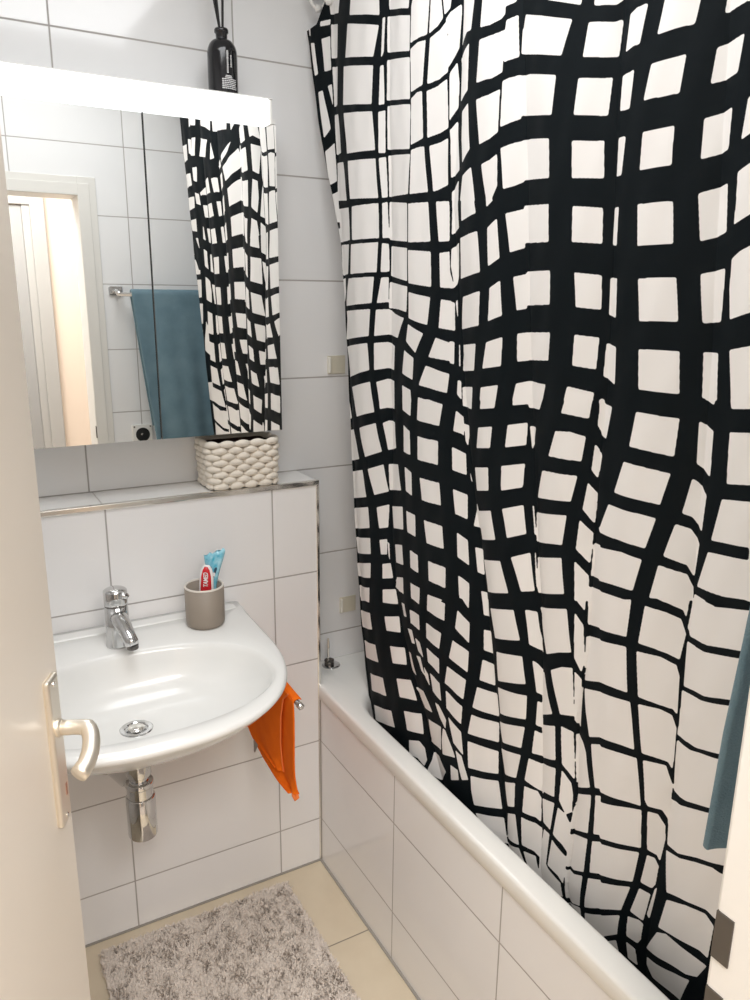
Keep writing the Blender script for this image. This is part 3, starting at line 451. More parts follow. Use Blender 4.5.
# close hairline seams, then soften so that the edge interpolates smoothly
def shift_or(a, r):
    o_ = a.copy()
    for di in range(-r, r+1):
        for dj in range(-r, r+1): o_ |= np.roll(np.roll(a, di, 0), dj, 1)
    return o_
cov = ~shift_or(~shift_or(cov, 1), 1)
cf = cov.astype(np.float32)
def blur(a, ax):
    return (np.roll(a, 2, ax)+2*np.roll(a, 1, ax)+3*a+2*np.roll(a, -1, ax)+np.roll(a, -2, ax))/9
cf = blur(blur(blur(blur(cf, 0), 1), 0), 1)
NU, NV = 860, 960
zt_fn = lambda y: 2.200 + .05*np.clip((.085-y)/.05, 0, 1) + .004*np.sin(y*38)
v = np.linspace(0, 1, NV)[None, :]; u = np.linspace(0, 1, NU)[:, None]
zb_, zt_ = .24, 2.225
zz = zb_ + (zt_-zb_)*v + 0*u
yl = np.interp(zz, ZSM, ED); yr = -1.215 + .03*(1-v)
yy = yl + (yr-yl)*u
zz = zb_ + (zt_fn(yy)-zb_)*v
yl = np.interp(zz, ZSM, ED); yy = yl + (yr-yl)*u
xx = base_x(yy, zz) + fold(yy, zz) + .0012*np.sin(yy*95+zz*11)*np.sin(zz*23)
# the cloth tucks outwards once below the rim
xx += .05*np.clip((.50-zz)/.26, 0, 1)**1.3
fi = np.clip((yy-Y0)/PX-.5, 0, ny-2); fj = np.clip((zz-Z0)/PX-.5, 0, nz-2)
i_, j_ = fi.astype(int), fj.astype(int); a_, b_ = fi-i_, fj-j_
pv = cf[i_, j_]*(1-a_)*(1-b_)+cf[i_+1, j_]*a_*(1-b_)+cf[i_, j_+1]*(1-a_)*b_+cf[i_+1, j_+1]*a_*b_
me = grid_mesh('shower_curtain', np.stack([xx, yy, zz], -1))
at = me.attributes.new('print', 'FLOAT', 'POINT'); at.data.foreach_set('value', pv.reshape(-1).astype(np.float32))
m, t, b = nt('curtain_print'); N, L = t.nodes, t.links
an = N.new('ShaderNodeAttribute'); an.attribute_name = 'print'
mr = N.new('ShaderNodeMapRange'); mr.inputs['From Min'].default_value = .44; mr.inputs['From Max'].default_value = .56
L.new(an.outputs['Fac'], mr.inputs['Value'])
mx = N.new('ShaderNodeMix'); mx.data_type = 'RGBA'; mx.inputs['A'].default_value = (.0040, .0066, .0085, 1); mx.inputs['B'].default_value = (.84, .82, .80, 1)
L.new(mr.outputs[0], mx.inputs['Factor']); L.new(mx.outputs['Result'], b.inputs['Base Color'])
b.inputs['Roughness'].default_value = .65; b.inputs['Specular IOR Level'].default_value = .10
nb = noise_bump(t, b, 28, .12, .004, 4)
cur = link('shower_curtain', me, m, smooth=True)
sol = cur.modifiers.new('thickness', 'SOLIDIFY'); sol.thickness = .0008
tag(cur, 'white shower curtain with a warped black grid print, hanging into the bathtub', 'shower curtain')
ROD = (.053, 2.292)
rod = thing('shower_rod', (ROD[0], BW, ROD[1]), 'straight white shower rail above the grid print curtain', 'shower rail')
obj('rail', tube([(ROD[0], BW, ROD[1]), (ROD[0], DW, ROD[1])], .011, 20), m_plast, rod, smooth=True)
for yv, sg in ((BW, -1), (DW, 1)):
    obj('end_flange', lathe((ROD[0], yv, ROD[1]), [(.027, 0), (.027, sg*.006), (.015, sg*.016)], 28, 'y'), m_plast, rod)
ry = [0.085, 0.030, -0.075, -0.165, -0.28, -0.42, -0.56, -0.70, -0.83, -0.96, -1.08, -1.19]
rl = ['leftmost white curtain ring, at the wall end of the shower rail', 'second white curtain ring from the tiled back wall', 'third white curtain ring from the tiled back wall']
ring0 = None
for i, y_ in enumerate(ry):
    if ring0 is None:
        bm = bmesh.new(); K = 28
        add_tube(bm, [(.030*math.cos(2*math.pi*k/K)*.75, .0016*math.sin(4*math.pi*k/K), .036*math.sin(2*math.pi*k/K)) for k in range(K+1)], .0042, 10, False)
        add_lathe(bm, (0.0, 0, -.036), [(.002, -.008), (.007, -.006), (.0085, 0), (.007, .006), (.002, .008)], 16)
        ring0 = obj('curtain_ring', bm, m_plast, smooth=True); o = ring0
    else:
        o = ring0.copy(); COL.objects.link(o)
    o.location = (ROD[0], y_, ROD[1]-.022)
    o['category'] = 'curtain ring'; o['group'] = 'curtain rings on the shower rail'
    o['label'] = rl[i] if i < 3 else 'white curtain ring on the shower rail, nearer the doorway than the first three'
# ------------------------------------------------------------------ mirror cabinet with its light bar
MX0, MX1, MY, MZ0, MZ1 = -0.690, -0.0895, 0.010, 1.2695, 1.958
mc_ = thing('mirror_cabinet', (-.39, BW, MZ0), 'mirrored wall cabinet with a glowing light bar along its top', 'mirror cabinet')
obj('cabinet_body', box(MX0+.004, MX1-.004, MY+.022, BW, MZ0+.003, MZ1), m_cab, mc_, bevel=.0015)
SEAM = -0.3855
for x0, x1 in ((MX0, SEAM-.0012), (SEAM+.0012, MX1)):
    dd = obj('mirror_door', box(x0, x1, MY+.004, MY+.021, MZ0, MZ1), m_mirredge, mc_)
    bm = bmesh.new(); add_box(bm, x0+.0008, x1-.0008, MY, MY+.0045, MZ0+.0008, MZ1)
    mg = obj('mirror_glass', bm, m_mirror, dd)
BX1 = -0.1105
lb = obj('light_bar', box(MX0, BX1+.018, MY-.004, BW, MZ1+.001, MZ1+.012), m_cab, mc_, bevel=.001)
lb['label'] = 'glowing white light bar'
obj('light_diffuser', box(MX0, BX1, MY-.016, MY+.075, MZ1-.004, 2.0065), m_lamp, lb, bevel=.003)
obj('uplight_block', box(MX0, BX1+.0075, MY-.0165, BW, 2.0062, 2.0086), m_cab, lb, bevel=.0006)  # unseen plate added to keep the bar's glow off the wall above
obj('end_cap', box(BX1+.0005, BX1+.0075, MY-.014, MY+.075, MZ1-.003, 2.0058), m_plast, lb, bevel=.002)

# ------------------------------------------------------------------ reed diffuser on the light bar
BCX, BCY, BZ = -0.1945, 0.052, 2.0089
rd = thing('reed_diffuser', (BCX, BCY, BZ), 'black bottle with black reeds standing on the light bar', 'reed diffuser')
hb = 0.093
prof = [(.002, 0), (.0285, 0), (.0318, .003), (.0322, .010), (.0322, hb-.008)]
for k in range(1, 9):
    a = math.pi/2*k/8; prof.append((.0120+.0202*math.cos(a), hb-.008+.030*math.sin(a)))
prof += [(.0122, .1175), (.0124, .1265), (.0150, .1285), (.0152, .1335), (.0140, .1365), (.0085, .1368), (.0085, .130)]
bo = obj('bottle', lathe((BCX, BCY, BZ), prof, 56, cap1=True), m_black, rd, smooth=True)
bm = bmesh.new()
def on_bottle(bm, ang, z, wa, hz, r=.0325):
    n = max(2, int(wa/.12)+1); prev = None
    for k in range(n+1):
        a = ang-wa/2+wa*k/n
        q = [bm.verts.new((BCX+rr*math.cos(a), BCY+rr*math.sin(a), BZ+z_)) for rr in (r-.0006, r) for z_ in (z, z+hz)]
        if prev:
            bm.faces.new((prev[2], q[2], q[3], prev[3])); bm.faces.new((prev[0], prev[1], q[1], q[0]))
            bm.faces.new((prev[1], prev[3], q[3], q[1])); bm.faces.new((prev[0], q[0], q[2], prev[2]))
        else: bm.faces.new((q[0], q[2], q[3], q[1]))
        prev = q
    bm.faces.new((prev[0], prev[1], prev[3], prev[2]))
A0 = math.radians(-93)
for z in np.arange(.044, .088, .0022): on_bottle(bm, A0+.06, float(z), .10+.05*random.random(), .0014)
for z in np.arange(.056, .080, .0022): on_bottle(bm, A0+.32, float(z), .07+.05*random.random(), .0013)
for z, wd in ((.0375, .42), (.0345, .50)):
    on_bottle(bm, A0+.12, z, wd, .0017)
for r_ in range(6):
    z = .0310-.0036*r_; x = A0-.34
    while x < A0+.62:
        wd = .07+.1*random.random(); on_bottle(bm, x+wd/2, z, min(wd, A0+.68-x), .0019); x += wd+.028
lp = obj('label_print', bm, m_print, bo); lp['label'] = 'small pale lines of print'
for k, (dx, dy) in enumerate(((-.036, .006), (-.021, -.010), (-.014, .014), (-.026, .022), (.010, .004), (.004, -.008))):
    top = Vector((BCX+dx, BCY+dy, BZ+.260)); bot = Vector((BCX-dx*.22, BCY-dy*.22, BZ+.012))
    lean = (top-bot)
    p = [bot + lean*t for t in (0, .45, .46, 1)]
    # keep every reed inside the neck opening
    tn = (.132)/(.248); ctr = bot+lean*tn; off = Vector((BCX, BCY, ctr.z))-ctr
    off = off*max(0, 1-.0055/max(off.length, .0056))
    obj('reed', tube([bot+off, top+off], .0021, 10), m_reed, rd)

# ------------------------------------------------------------------ rope basket on the ledge
def stadium(x0, x1, y0, y1, r, n):
    """points evenly spaced along a rounded rectangle, with outward normals"""
    segs = []; hx, hy = x1-x0-2*r, y1-y0-2*r; arc = math.pi*r/2
    L_ = 2*(hx+hy)+4*arc; out = []
    for k in range(n):
        s = L_*k/n
        for kind, ln_, a, c in (('l', hx, (x0+r, y0), (1, 0)), ('a', arc, (x1-r, y0+r), -90), ('l', hy, (x1, y0+r), (0, 1)), ('a', arc, (x1-r, y1-r), 0),
                                ('l', hx, (x1-r, y1), (-1, 0)), ('a', arc, (x0+r, y1-r), 90), ('l', hy, (x0, y1-r), (0, -1)), ('a', arc, (x0+r, y0+r), 180)):
            if s <= ln_+1e-9:
                if kind == 'l': out.append((a[0]+c[0]*s, a[1]+c[1]*s, c[1], -c[0]))
                else:
                    th = math.radians(c)+s/r; out.append((a[0]+r*math.cos(th), a[1]+r*math.sin(th), math.cos(th), math.sin(th)))
                break
            s -= ln_
    return out
KX0, KX1, KY0, KY1 = -0.278, -0.100, 0.003, 0.120
bk = thing('rope_basket', (-.19, .06, ZL+.0015), 'cream woven cotton rope basket on the tiled ledge under the mirror', 'basket')
bm = bmesh.new(); NR, NS = 8, 14; RH = 0.0143; zb0 = ZL+.0016
for r_ in range(NR):
    f = r_/(NR-1); gx = .006*f
    zc_ = zb0+.0075+r_*RH
    pts = stadium(KX0+.006-gx, KX1-.006+gx, KY0+.004, KY1, .022+.004*f, NS*2)
    for k in range(NS):
        i0 = (2*k+(r_ % 2)) % (NS*2); p = pts[i0]; tx, ty = -p[3], p[2]
        # each stitch is a plump rope bulge that tucks in at both ends
        ts = np.linspace(-1, 1, 11); path = []; rad = []
        for q in ts:
            bul = .0050*(1-q*q)
            path.append((p[0]+tx*q*.0185+p[2]*(bul-.0045), p[1]+ty*q*.0185+p[3]*(bul-.0045), zc_ + .0028*(1-q*q) - .0015 + (.0012 if r_ == NR-1 else 0)))
            rad.append(.0092*math.sqrt(max(.05, 1-.80*q*q)))
        add_tube(bm, path, rad, 10)
    # rope of the neighbouring strand filling the gaps between the bulges
    ring = [(q[0]-q[2]*.006, q[1]-q[3]*.006, zc_) for q in pts]; ring.append(ring[0])
    add_tube(bm, ring, .0062, 8, False)
wv = obj('woven_rope', bm, m_rope, bk, smooth=True)
bm = bmesh.new()
R_ = [[bm.verts.new((q[0]-q[2]*.0125, q[1]-q[3]*.0125, z)) for q in stadium(KX0, KX1, KY0+.004, KY1, .026, 40)] for z in (ZL+.108, ZL+.012)]
for k in range(40): bm.faces.new((R_[0][k], R_[0][(k+1) % 40], R_[1][(k+1) % 40], R_[1][k]))
bm.faces.new(R_[1])
obj('lining', bm, m_lining, bk)['label'] = 'dark brown lining'

# ------------------------------------------------------------------ wash basin
SX, SZ = -0.540, 0.8455
def s_outer(n, inset=0.0, ysc=1.0):
    """outline of the basin from above"""
    pts = []; hw, y1, y0 = .3135-inset, -.19, -.006
    dp = .374-inset
    out = []
    for k in range(n):
        th = 2*math.pi*k/n + .00037; c, s = math.cos(th), math.sin(th); lo, hi = 0, 1.5
        cx, cy = SX, -.300
        for _ in range(40):
            t_ = (lo+hi)/2; x, y = t_*c, cy+t_*s
            if y > y1: ok_ = abs(x) < hw-(y-y1)*-.03 and y < y0
            else: ok_ = (abs(x)/hw)**2.5+((y1-y)/dp)**2.5 < 1
            if ok_: lo = t_
            else: hi = t_
        out.append((cx+lo*c, cy+lo*s))
    return out
def s_bowl(n, kx=1.0, ky=1.0, cx=SX, cy=-.333, dy=0.0, p=2.25):
    out = []
    for k in range(n):
        th = 2*math.pi*k/n + .00037; c, s = math.cos(th), math.sin(th)
        t_ = 1/((abs(c)/(.264*kx))**p+(abs(s)/(.176*ky))**p)**(1/p)
        out.append((cx+t_*c, cy+dy+t_*s))
    return out
def mixr(a, b, f): return [(x0+(x1-x0)*f, y0+(y1-y0)*f) for (x0, y0), (x1, y1) in zip(a, b)]
n_ = 144
def circ(r, cx=SX-.004, cy=-.279): return [(cx+r*math.cos(2*math.pi*k/n_+.00037), cy+r*math.sin(2*math.pi*k/n_+.00037)) for k in range(n_)]
O0 = s_outer(n_)
rings = []
bz = 0.728
DR = .0215
low = s_bowl(n_, .62, .60, dy=.020)
under = [(circ(.040), .700), (mixr(circ(.04), s_outer(n_, .15), .55), .701), (s_outer(n_, .165), .714), (s_outer(n_, .118), .742), (s_outer(n_, .076), .770), (s_outer(n_, .042), .795), (s_outer(n_, .018), .816), (s_outer(n_, .006), .829),
         (s_outer(n_, .001), .836), (s_outer(n_, .0025), .8425), (s_outer(n_, .008), SZ)]
B0 = s_bowl(n_)
topside = [(mixr(s_outer(n_, .008), s_bowl(n_, 1.03, 1.04), .5), SZ), (s_bowl(n_, 1.025, 1.035), SZ-.0005), (s_bowl(n_, 1.005, 1.01), SZ-.004), (s_bowl(n_, .985, .98), SZ-.013), (s_bowl(n_, .95, .94, dy=.002), SZ-.033),
           (s_bowl(n_, .88, .86, dy=.006), SZ-.060), (s_bowl(n_, .77, .74, dy=.012), SZ-.085), (s_bowl(n_, .60, .56, dy=.020), bz+.013), (mixr(s_bowl(n_, .60, .56, dy=.02), circ(DR), .5), bz+.006), (circ(DR+.004), bz+.0008), (circ(DR), bz-.001), (circ(DR-.0005), bz-.03)]
bm = ringstack(under+topside, cap=True, both=True)
for v_ in bm.verts:
    y = v_.co.y
    if v_.co.z > .80 and y > -.052 and v_.co.z > SZ-.002:
        v_.co.z += .0075*min(1, (y+.052)/.008)
wb = thing('wash_basin', (SX, 0, SZ), 'white ceramic wash basin on the tiled half-height wall', 'wash basin')
sk = obj('basin', bm, m_ceramic, wb, smooth=True)
# raised strip along the wall behind the tap
bm = bmesh.new(); add_box(bm, SX-.300, SX+.300, -.048, -.004, SZ-.002, SZ+.0065)
obj('back_upstand', bm, m_ceramic, wb, bevel=.004, seg=3)
dr = obj('drain', lathe((SX-.004, -.279, bz), [(.0335, .0005), (.0335, .0015), (.031, .003), (.0240, .003), (.0222, .0005), (.0212, -.010)], 48, cap0=False, cap1=True), m_chrome, wb, smooth=False)
dr['label'] = 'round chrome drain'
obj('plug', lathe((SX-.004, -.279, bz), [(.006, -.009), (.016, .001), (.0175, .0030), (.0165, .0050), (.009, .0066), (.001, .0070)], 40), m_steel, dr, smooth=True)

# ------------------------------------------------------------------ tap
FX, FY, FZ = -0.5355, -0.110, SZ
fa = thing('mixer_tap', (FX, FY, FZ), 'chrome single lever tap on the back of the wash basin', 'tap')
obj('tap_body', lathe((FX, FY, FZ), [(.0272, 0), (.0272, .003), (.0262, .006), (.0250, .040), (.0246, .0915)], 48), m_chrome, fa, smooth=True)
obj('joint_ring', lathe((FX, FY, FZ), [(.0238, .0915), (.0238, .0945)], 48), m_darkm, fa)
prof = [(.0246, .0945), (.0251, .100), (.0251, .124)] + [(.0251*math.cos(a), .124+.0095*math.sin(a)) for a in np.linspace(.2, 1.5, 7)]
cp = obj('lever_cap', lathe((FX, FY, FZ), prof, 48), m_chrome, fa, smooth=True)
bm = bmesh.new()
add_tube(bm, [(FX+.004, FY+.002, FZ+.117), (FX+.010, FY-.012, FZ+.119), (FX+.014, FY-.022, FZ+.120), (FX+.017, FY-.029, FZ+.120)], [.0115, .0112, .0105, .0080], 20)
for v_ in bm.verts: v_.co.z = FZ+.116+(v_.co.z-FZ-.116)*.75
obj('lever', bm, m_chrome, cp, smooth=True)
bm = bmesh.new()
pts = [(FX, FY-.008, FZ+.071), (FX+.002, FY-.026, FZ+.066), (FX+.006, FY-.048, FZ+.054), (FX+.008, FY-.060, FZ+.047), (FX+.010, FY-.070, FZ+.040), (FX+.012, FY-.077, FZ+.034), (FX+.013, FY-.080, FZ+.027)]
add_tube(bm, pts, [.0185, .0182, .0165, .0152, .0150, .0148, .0142], 28)
sp = obj('spout', bm, m_chrome, fa, smooth=True)
obj('aerator', lathe((FX+.013, FY-.0805, FZ+.0200), [(.0112, 0), (.0122, .001), (.0122, .009)], 28), m_darkm, sp)
obj('pull_rod', tube([(FX+.020, FY-.048, FZ+.002), (FX+.020, FY-.048, FZ+.028)], .0018, 10), m_chrome, fa)
obj('rod_knob', lathe((FX+.020, FY-.048, FZ+.028), [(.0018, 0), (.0042, .002), (.0046, .006), (.003, .009)], 20), m_chrome, fa)

# ------------------------------------------------------------------ bottle trap under the basin
PX_, PY_ = SX-.001, -0.250
bt2 = thing('bottle_trap', (PX_, PY_, .43), 'polished chrome bottle trap hanging under the wash basin', 'drain trap')
obj('tail_pipe', tube([(PX_, PY_, .6995), (PX_, PY_, .60)], .0165, 28), m_chrome, bt2, smooth=True)
obj('compression_nut', lathe((PX_, PY_, 0), [(.018, .650), (.0265, .650), (.0275, .647), (.0275, .640), (.0262, .6375), (.0262, .606), (.018, .605)], 48), m_chrome, bt2, smooth=False)
obj('collar', lathe((PX_, PY_, 0), [(.020, .606), (.020, .592), (.0285, .591), (.0295, .588), (.0295, .5805), (.0275, .579), (.0275, .556), (.024, .555)], 48), m_chrome, bt2)
obj('trap_cup', lathe((PX_, PY_, 0), [(.027, .5565), (.0295, .5555), (.0308, .553), (.0308, .463), (.029, .4585), (.023, .4575)], 56), m_chrome, bt2, smooth=False)
obj('outlet_pipe', tube([(PX_-.008, PY_+.016, .570), (PX_-.012, PY_+.040, .568), (PX_-.016, PY_+.075, .552), (PX_-.020, -.06, .508), (PX_-.022, -.03, .500), (PX_-.022, -.001, .499)], .0155, 28), m_chrome, bt2, smooth=True)
obj('wall_rosette', lathe((PX_-.022, 0, .499), [(.034, -.0005), (.034, -.004), (.030, -.010), (.0165, -.013)], 44, 'y'), m_chrome, bt2)
for o_ in bt2.children:
    if o_.name.split('.')[0] in ('compression_nut', 'collar', 'trap_cup', 'wall_rosette'):
        b_ = o_.modifiers.new('bevel', 'BEVEL'); b_.width = .0008; b_.segments = 2; b_.limit_method = 'ANGLE'
        o_.data.polygons.foreach_set('use_smooth', [True]*len(o_.data.polygons))
        try: o_.data.set_sharp_from_angle(angle=math.radians(30))
        except Exception: pass

# ------------------------------------------------------------------ tumbler, toothpaste, toothbrush
CX, CY = -0.3345, -0.092
cu = thing('tumbler', (CX, CY, SZ), 'taupe tumbler on the right back corner of the wash basin', 'tumbler')
prof = [(.001, 0), (.033, 0), (.0375, .0015), (.0408, .006), (.0418, .013), (.0421, .0885), (.0414, .0905), (.0385, .0905), (.0378, .0885), (.0375, .012), (.034, .007), (.001, .0065)]
KS = 1.07
sc = lambda pr: [(a*KS, h_*KS) for a, h_ in pr]
obj('cup_body', lathe((CX, CY, SZ), sc(prof[:6]+[(.0375, .0885)]+prof[9:]), 64), m_cup, cu, smooth=True)
obj('cup_rim', lathe((CX, CY, SZ), sc([(.0421, .0880), (.0423, .0895), (.0414, .0912), (.0388, .0912), (.0378, .0895), (.0379, .0880)]), 64, cap0=False, cap1=False), m_cuprim, cu, smooth=True)['label'] = 'pale rim'
zf = SZ+.0075
def flat_tube(name, base, top, half_w, half_t, wdir, m, parent, n=20, prof=None):
    """squeezed tube body: elliptical sections along an axis"""
    base, top = Vector(base), Vector(top); ax = (top-base).normalized()
    wv_ = Vector(wdir); wv_ = (wv_-ax*wv_.dot(ax)).normalized(); tv = ax.cross(wv_)
    bm = bmesh.new(); R_ = []
    prof = prof or [(0, 1, 1), (1, 1, 1)]
    for f, kw, kt in prof:
        c = base.lerp(top, f)
        R_.append([bm.verts.new(c+wv_*(half_w*kw*math.cos(2*math.pi*k/n))+tv*(half_t*kt*math.sin(2*math.pi*k/n))) for k in range(n)])
    for a, b_ in zip(R_, R_[1:]):
        for k in range(n): bm.faces.new((a[k], a[(k+1) % n], b_[(k+1) % n], b_[k]))
    bm.faces.new(R_[0]); bm.faces.new(R_[-1])
    return obj(name, bm, m, parent, smooth=True), ax, wv_, tv
VIEW = Vector((.42, .9, 0))
WD = Vector((.92, -.40, 0))         # tubes stand roughly facing the doorway
tb0, tb1 = Vector((CX-.002, CY-.010, zf+.006)), Vector((CX+.003, CY-.015, SZ+.1455))
tp = thing('toothpaste_tube', tb0, 'red toothpaste tube standing in the taupe tumbler', 'toothpaste')
o_, ax, wv_, tv = flat_tube('tube_body', tb0, tb1, .0135, .0085, WD, m_red, tp, 24, [(0, .55, .8), (.10, .75, 1), (.55, .98, .95), (.82, .90, .75), (.94, .66, .5), (1.0, .34, .35)])
ob = flat_tube('tube_seam', tb0+ax*.0-tv*-.0015, tb1+ax*.003+Vector((.0008, 0, 0)), .0165, .0055, WD, m_tubewhite, tp, 24, [(0, .5, .7), (.55, 1, .9), (.82, .94, .75), (.94, .72, .55), (1.0, .36, .4)])[0]
ob['label'] = 'white edge of the tube'
cd = bpy.data.curves.new('brand_lettering', 'FONT'); cd.body = 'TAMED'; cd.size = .0150; cd.extrude = .0003; cd.align_x = 'CENTER'; cd.align_y = 'CENTER'; cd.shear = .15; cd.offset = .0004
to = bpy.data.objects.new('tmp', cd); COL.objects.link(to)
bpy.context.view_layer.update()
dg = bpy.context.evaluated_depsgraph_get(); tm = bpy.data.meshes.new_from_object(to.evaluated_get(dg)); tm.name = 'brand_lettering'
bpy.data.objects.remove(to)
fn = tv if tv.dot(VIEW) < 0 else -tv
cen = tb0.lerp(tb1, .775)+fn*.0072
rx = ax; ry_ = fn.cross(rx)
LM2 = Matrix(((rx.x, ry_.x, fn.x, cen.x), (rx.y, ry_.y, fn.y, cen.y), (rx.z, ry_.z, fn.z, cen.z), (0, 0, 0, 1)))
tm.transform(Matrix.LocRotScale(None, None, Vector((.72, .95, 1)))); 
# wrap the letters onto the curved face
for v_ in tm.vertices:
    v_.co.z += .0012-24.0*v_.co.y**2
tm.transform(LM2)
tl = link('brand_lettering', tm, m_tubewhite, tp)
b0, b1 = Vector((CX+.016, CY+.002, zf+.010)), Vector((CX+.028, CY-.001, SZ+.172))
b2 = thing('foil_tube', b0, 'crumpled shiny blue tube leaning at the back of the taupe tumbler', 'tube')
o_, ax, wv_, tv = flat_tube('tube_body', b0, b1, .0225, .0095, WD, m_blue, b2, 28, [(0, .30, .8), (.40, .34, .9), (.55, .42, .95), (.66, .55, .95), (.76, .72, .85), (.86, .94, .8), (.95, 1.06, .55), (1, 1.10, .18)])
for v_ in o_.data.vertices:
    f = max(0, (v_.co.z-(SZ+.12))/.03); s_ = (v_.co-b1).dot(wv_)
    v_.co += Vector((0, 0, 1))*(.22*s_*f + .0022*math.sin(s_*420)*f) + tv*(.0022*math.sin(s_*520+v_.co.z*300))*min(1, f+.25)
bm = bmesh.new(); fn = tv if tv.dot(VIEW) < 0 else -tv
o2, *_ = flat_tube('dark_band', b0.lerp(b1, .56)+fn*.0012, b0.lerp(b1, .80)+fn*.0012, .0112, .0075, WD, m_navy, b2, 24, [(0, .62, .9), (.3, .8, 1), (.8, 1.15, .95), (1, 1.0, .6)])
o2['label'] = 'dark blue printed band'
c = b0.lerp(b1, .675)+fn*.0088
bm = bmesh.new()
for dx_, dz_, a_, b__ in ((-.002, .004, .0026, .0042), (.0022, -.001, .0022, .0048), (-.0016, -.0065, .002, .0026)):
    cc = c+wv_*dx_+ax*dz_
    vs = [bm.verts.new(cc+wv_*(a_*math.cos(q))+ax*(b__*math.sin(q))-fn*.0006) for q in np.linspace(0, 2*math.pi, 15)[:-1]]
    vt = [bm.verts.new(v_.co+fn*.0009) for v_ in vs]
    bm.faces.new(vt); bm.faces.new(vs[::-1])
    for k in range(14): bm.faces.new((vs[k], vs[(k+1) % 14], vt[(k+1) % 14], vt[k]))
obj('tooth_emblem', bm, m_tubewhite, b2)['label'] = 'small white mark on the dark band'

# ------------------------------------------------------------------ towel rail under the basin and its orange cloth
RX = -0.203
tr = thing('basin_towel_rail', (RX, 0, .735), 'chrome rail beside the wash basin carrying the orange cloth', 'towel rail')
obj('rail', tube([(RX, -.0005, .732), (RX, -.324, .716)], .0062, 18), m_chrome, tr, smooth=True)
obj('rail_tip', lathe((RX, -.324, .716), [(.0062, 0), (.0075, -.002), (.0075, -.014), (.005, -.016)], 20, 'y'), m_chrome, tr)
obj('wall_plate', lathe((RX, 0, .732), [(.018, 0), (.018, -.005), (.0075, -.008)], 28, 'y'), m_chrome, tr)
def cloth_sheet(name, outline, xf, m, parent, nu=46, nv=60, thick=.0022):
    """outline: list of (y_back(v), y_front(v), z) rows from top to bottom"""
    P = np.zeros((nu, nv, 3)); rows = np.array(outline); vv = np.linspace(0, len(rows)-1, nv)
    for j, q in enumerate(vv):
        yb, yf, zb1, zf1 = [np.interp(q, range(len(rows)), rows[:, c]) for c in range(4)]
        u_ = np.linspace(0, 1, nu)
        y = yb+(yf-yb)*u_; z = zb1+(zf1-zb1)*u_
        P[:, j] = np.stack([xf(y, z, u_, q/(len(rows)-1)), y, z], -1)
    o = link(name, grid_mesh(name, P), m, parent, smooth=True)
    s = o.modifiers.new('thickness', 'SOLIDIFY'); s.thickness = thick; s.offset = 0
    return o
oc = thing('cleaning_cloth', (RX, -.2, .74), 'orange microfibre cloth draped over the chrome rail of the wash basin', 'cloth')
# room-side layer: hangs to a pointed front corner
xf1 = lambda y, z, u_, q: RX-.0100-.004*np.sin(q*3)-.012*q*(1-u_)+.006*np.sin(u_*9+q*4)*q
rowsA = [(-.040, -.318, .736, .722), (-.030, -.325, .690, .690), (-.015, -.330, .600, .640), (-.005, -.333, .525, .600), (-.062, -.335, .502, .560), (-.150, -.337, .488, .535), (-.240, -.338, .487, .512), (-.318, -.338, .497, .500)]
fl = cloth_sheet('hanging_panel', rowsA, xf1, m_orange, oc)
# second fold lying on top of it, with a bright hem
xf2 = lambda y, z, u_, q: RX-.0165-.004*np.sin(q*3)-.012*q*(1-u_)+.004*np.sin(u_*7)*q
rowsB = [(-.060, -.306, .737, .736), (-.050, -.280, .690, .712), (-.040, -.266, .600, .660), (-.040, -.260, .540, .590), (-.120, -.262, .520, .545), (-.238, -.264, .517, .516)]
f2 = cloth_sheet('folded_flap', rowsB, xf2, m_orange, oc)
pts = []
for q in np.linspace(0, 5, 40):
    yf = np.interp(q, range(6), [r_[1] for r_ in rowsB]); z = np.interp(q, range(6), [r_[3] for r_ in rowsB])
    pts.append((float(xf2(yf, z, np.array(1.0), q/5))-.0006, yf, z))
obj('hem', tube(pts, .0019, 8), m_hem, f2, smooth=True)['label'] = 'bright orange hem'
bm = bmesh.new()
K = 20; prev = None
for k in range(24):
    y = -.040-(.278)*k/23; z0 = np.interp(y, [-.318, -.040], [.722, .736]); ring = []
    for a in np.linspace(0, math.pi, 9):
        ring.append(bm.verts.new((RX-.0100*math.cos(a), y, z0+.0045*math.sin(a))))
    if prev:
        for a_, b__ in zip(range(8), range(1, 9)): bm.faces.new((prev[a_], prev[b__], ring[b__], ring[a_]))
    prev = ring
tf = obj('top_fold', bm, m_orange, oc, smooth=True); s = tf.modifiers.new('t', 'SOLIDIFY'); s.thickness = .002
obj('corner_curl', tube([(RX-.016, -.320, .502), (RX-.018, -.330, .494), (RX-.017, -.337, .489), (RX-.013, -.340, .494), (RX-.013, -.335, .500)], [.004, .005, .005, .004, .003], 10), m_hem, oc, smooth=True)
bm = bmesh.new(); add_box(bm, RX-.0235, RX-.0225, -.118, -.088, .474, .508)
for v_ in bm.verts:
    if v_.co.z < .49 and v_.co.y < -.11: v_.co.y += .022
ob = obj('care_label', bm, mat('grey_label', (.36, .34, .32), .7, bump=(60, .05)), oc); ob['label'] = 'grey care label'

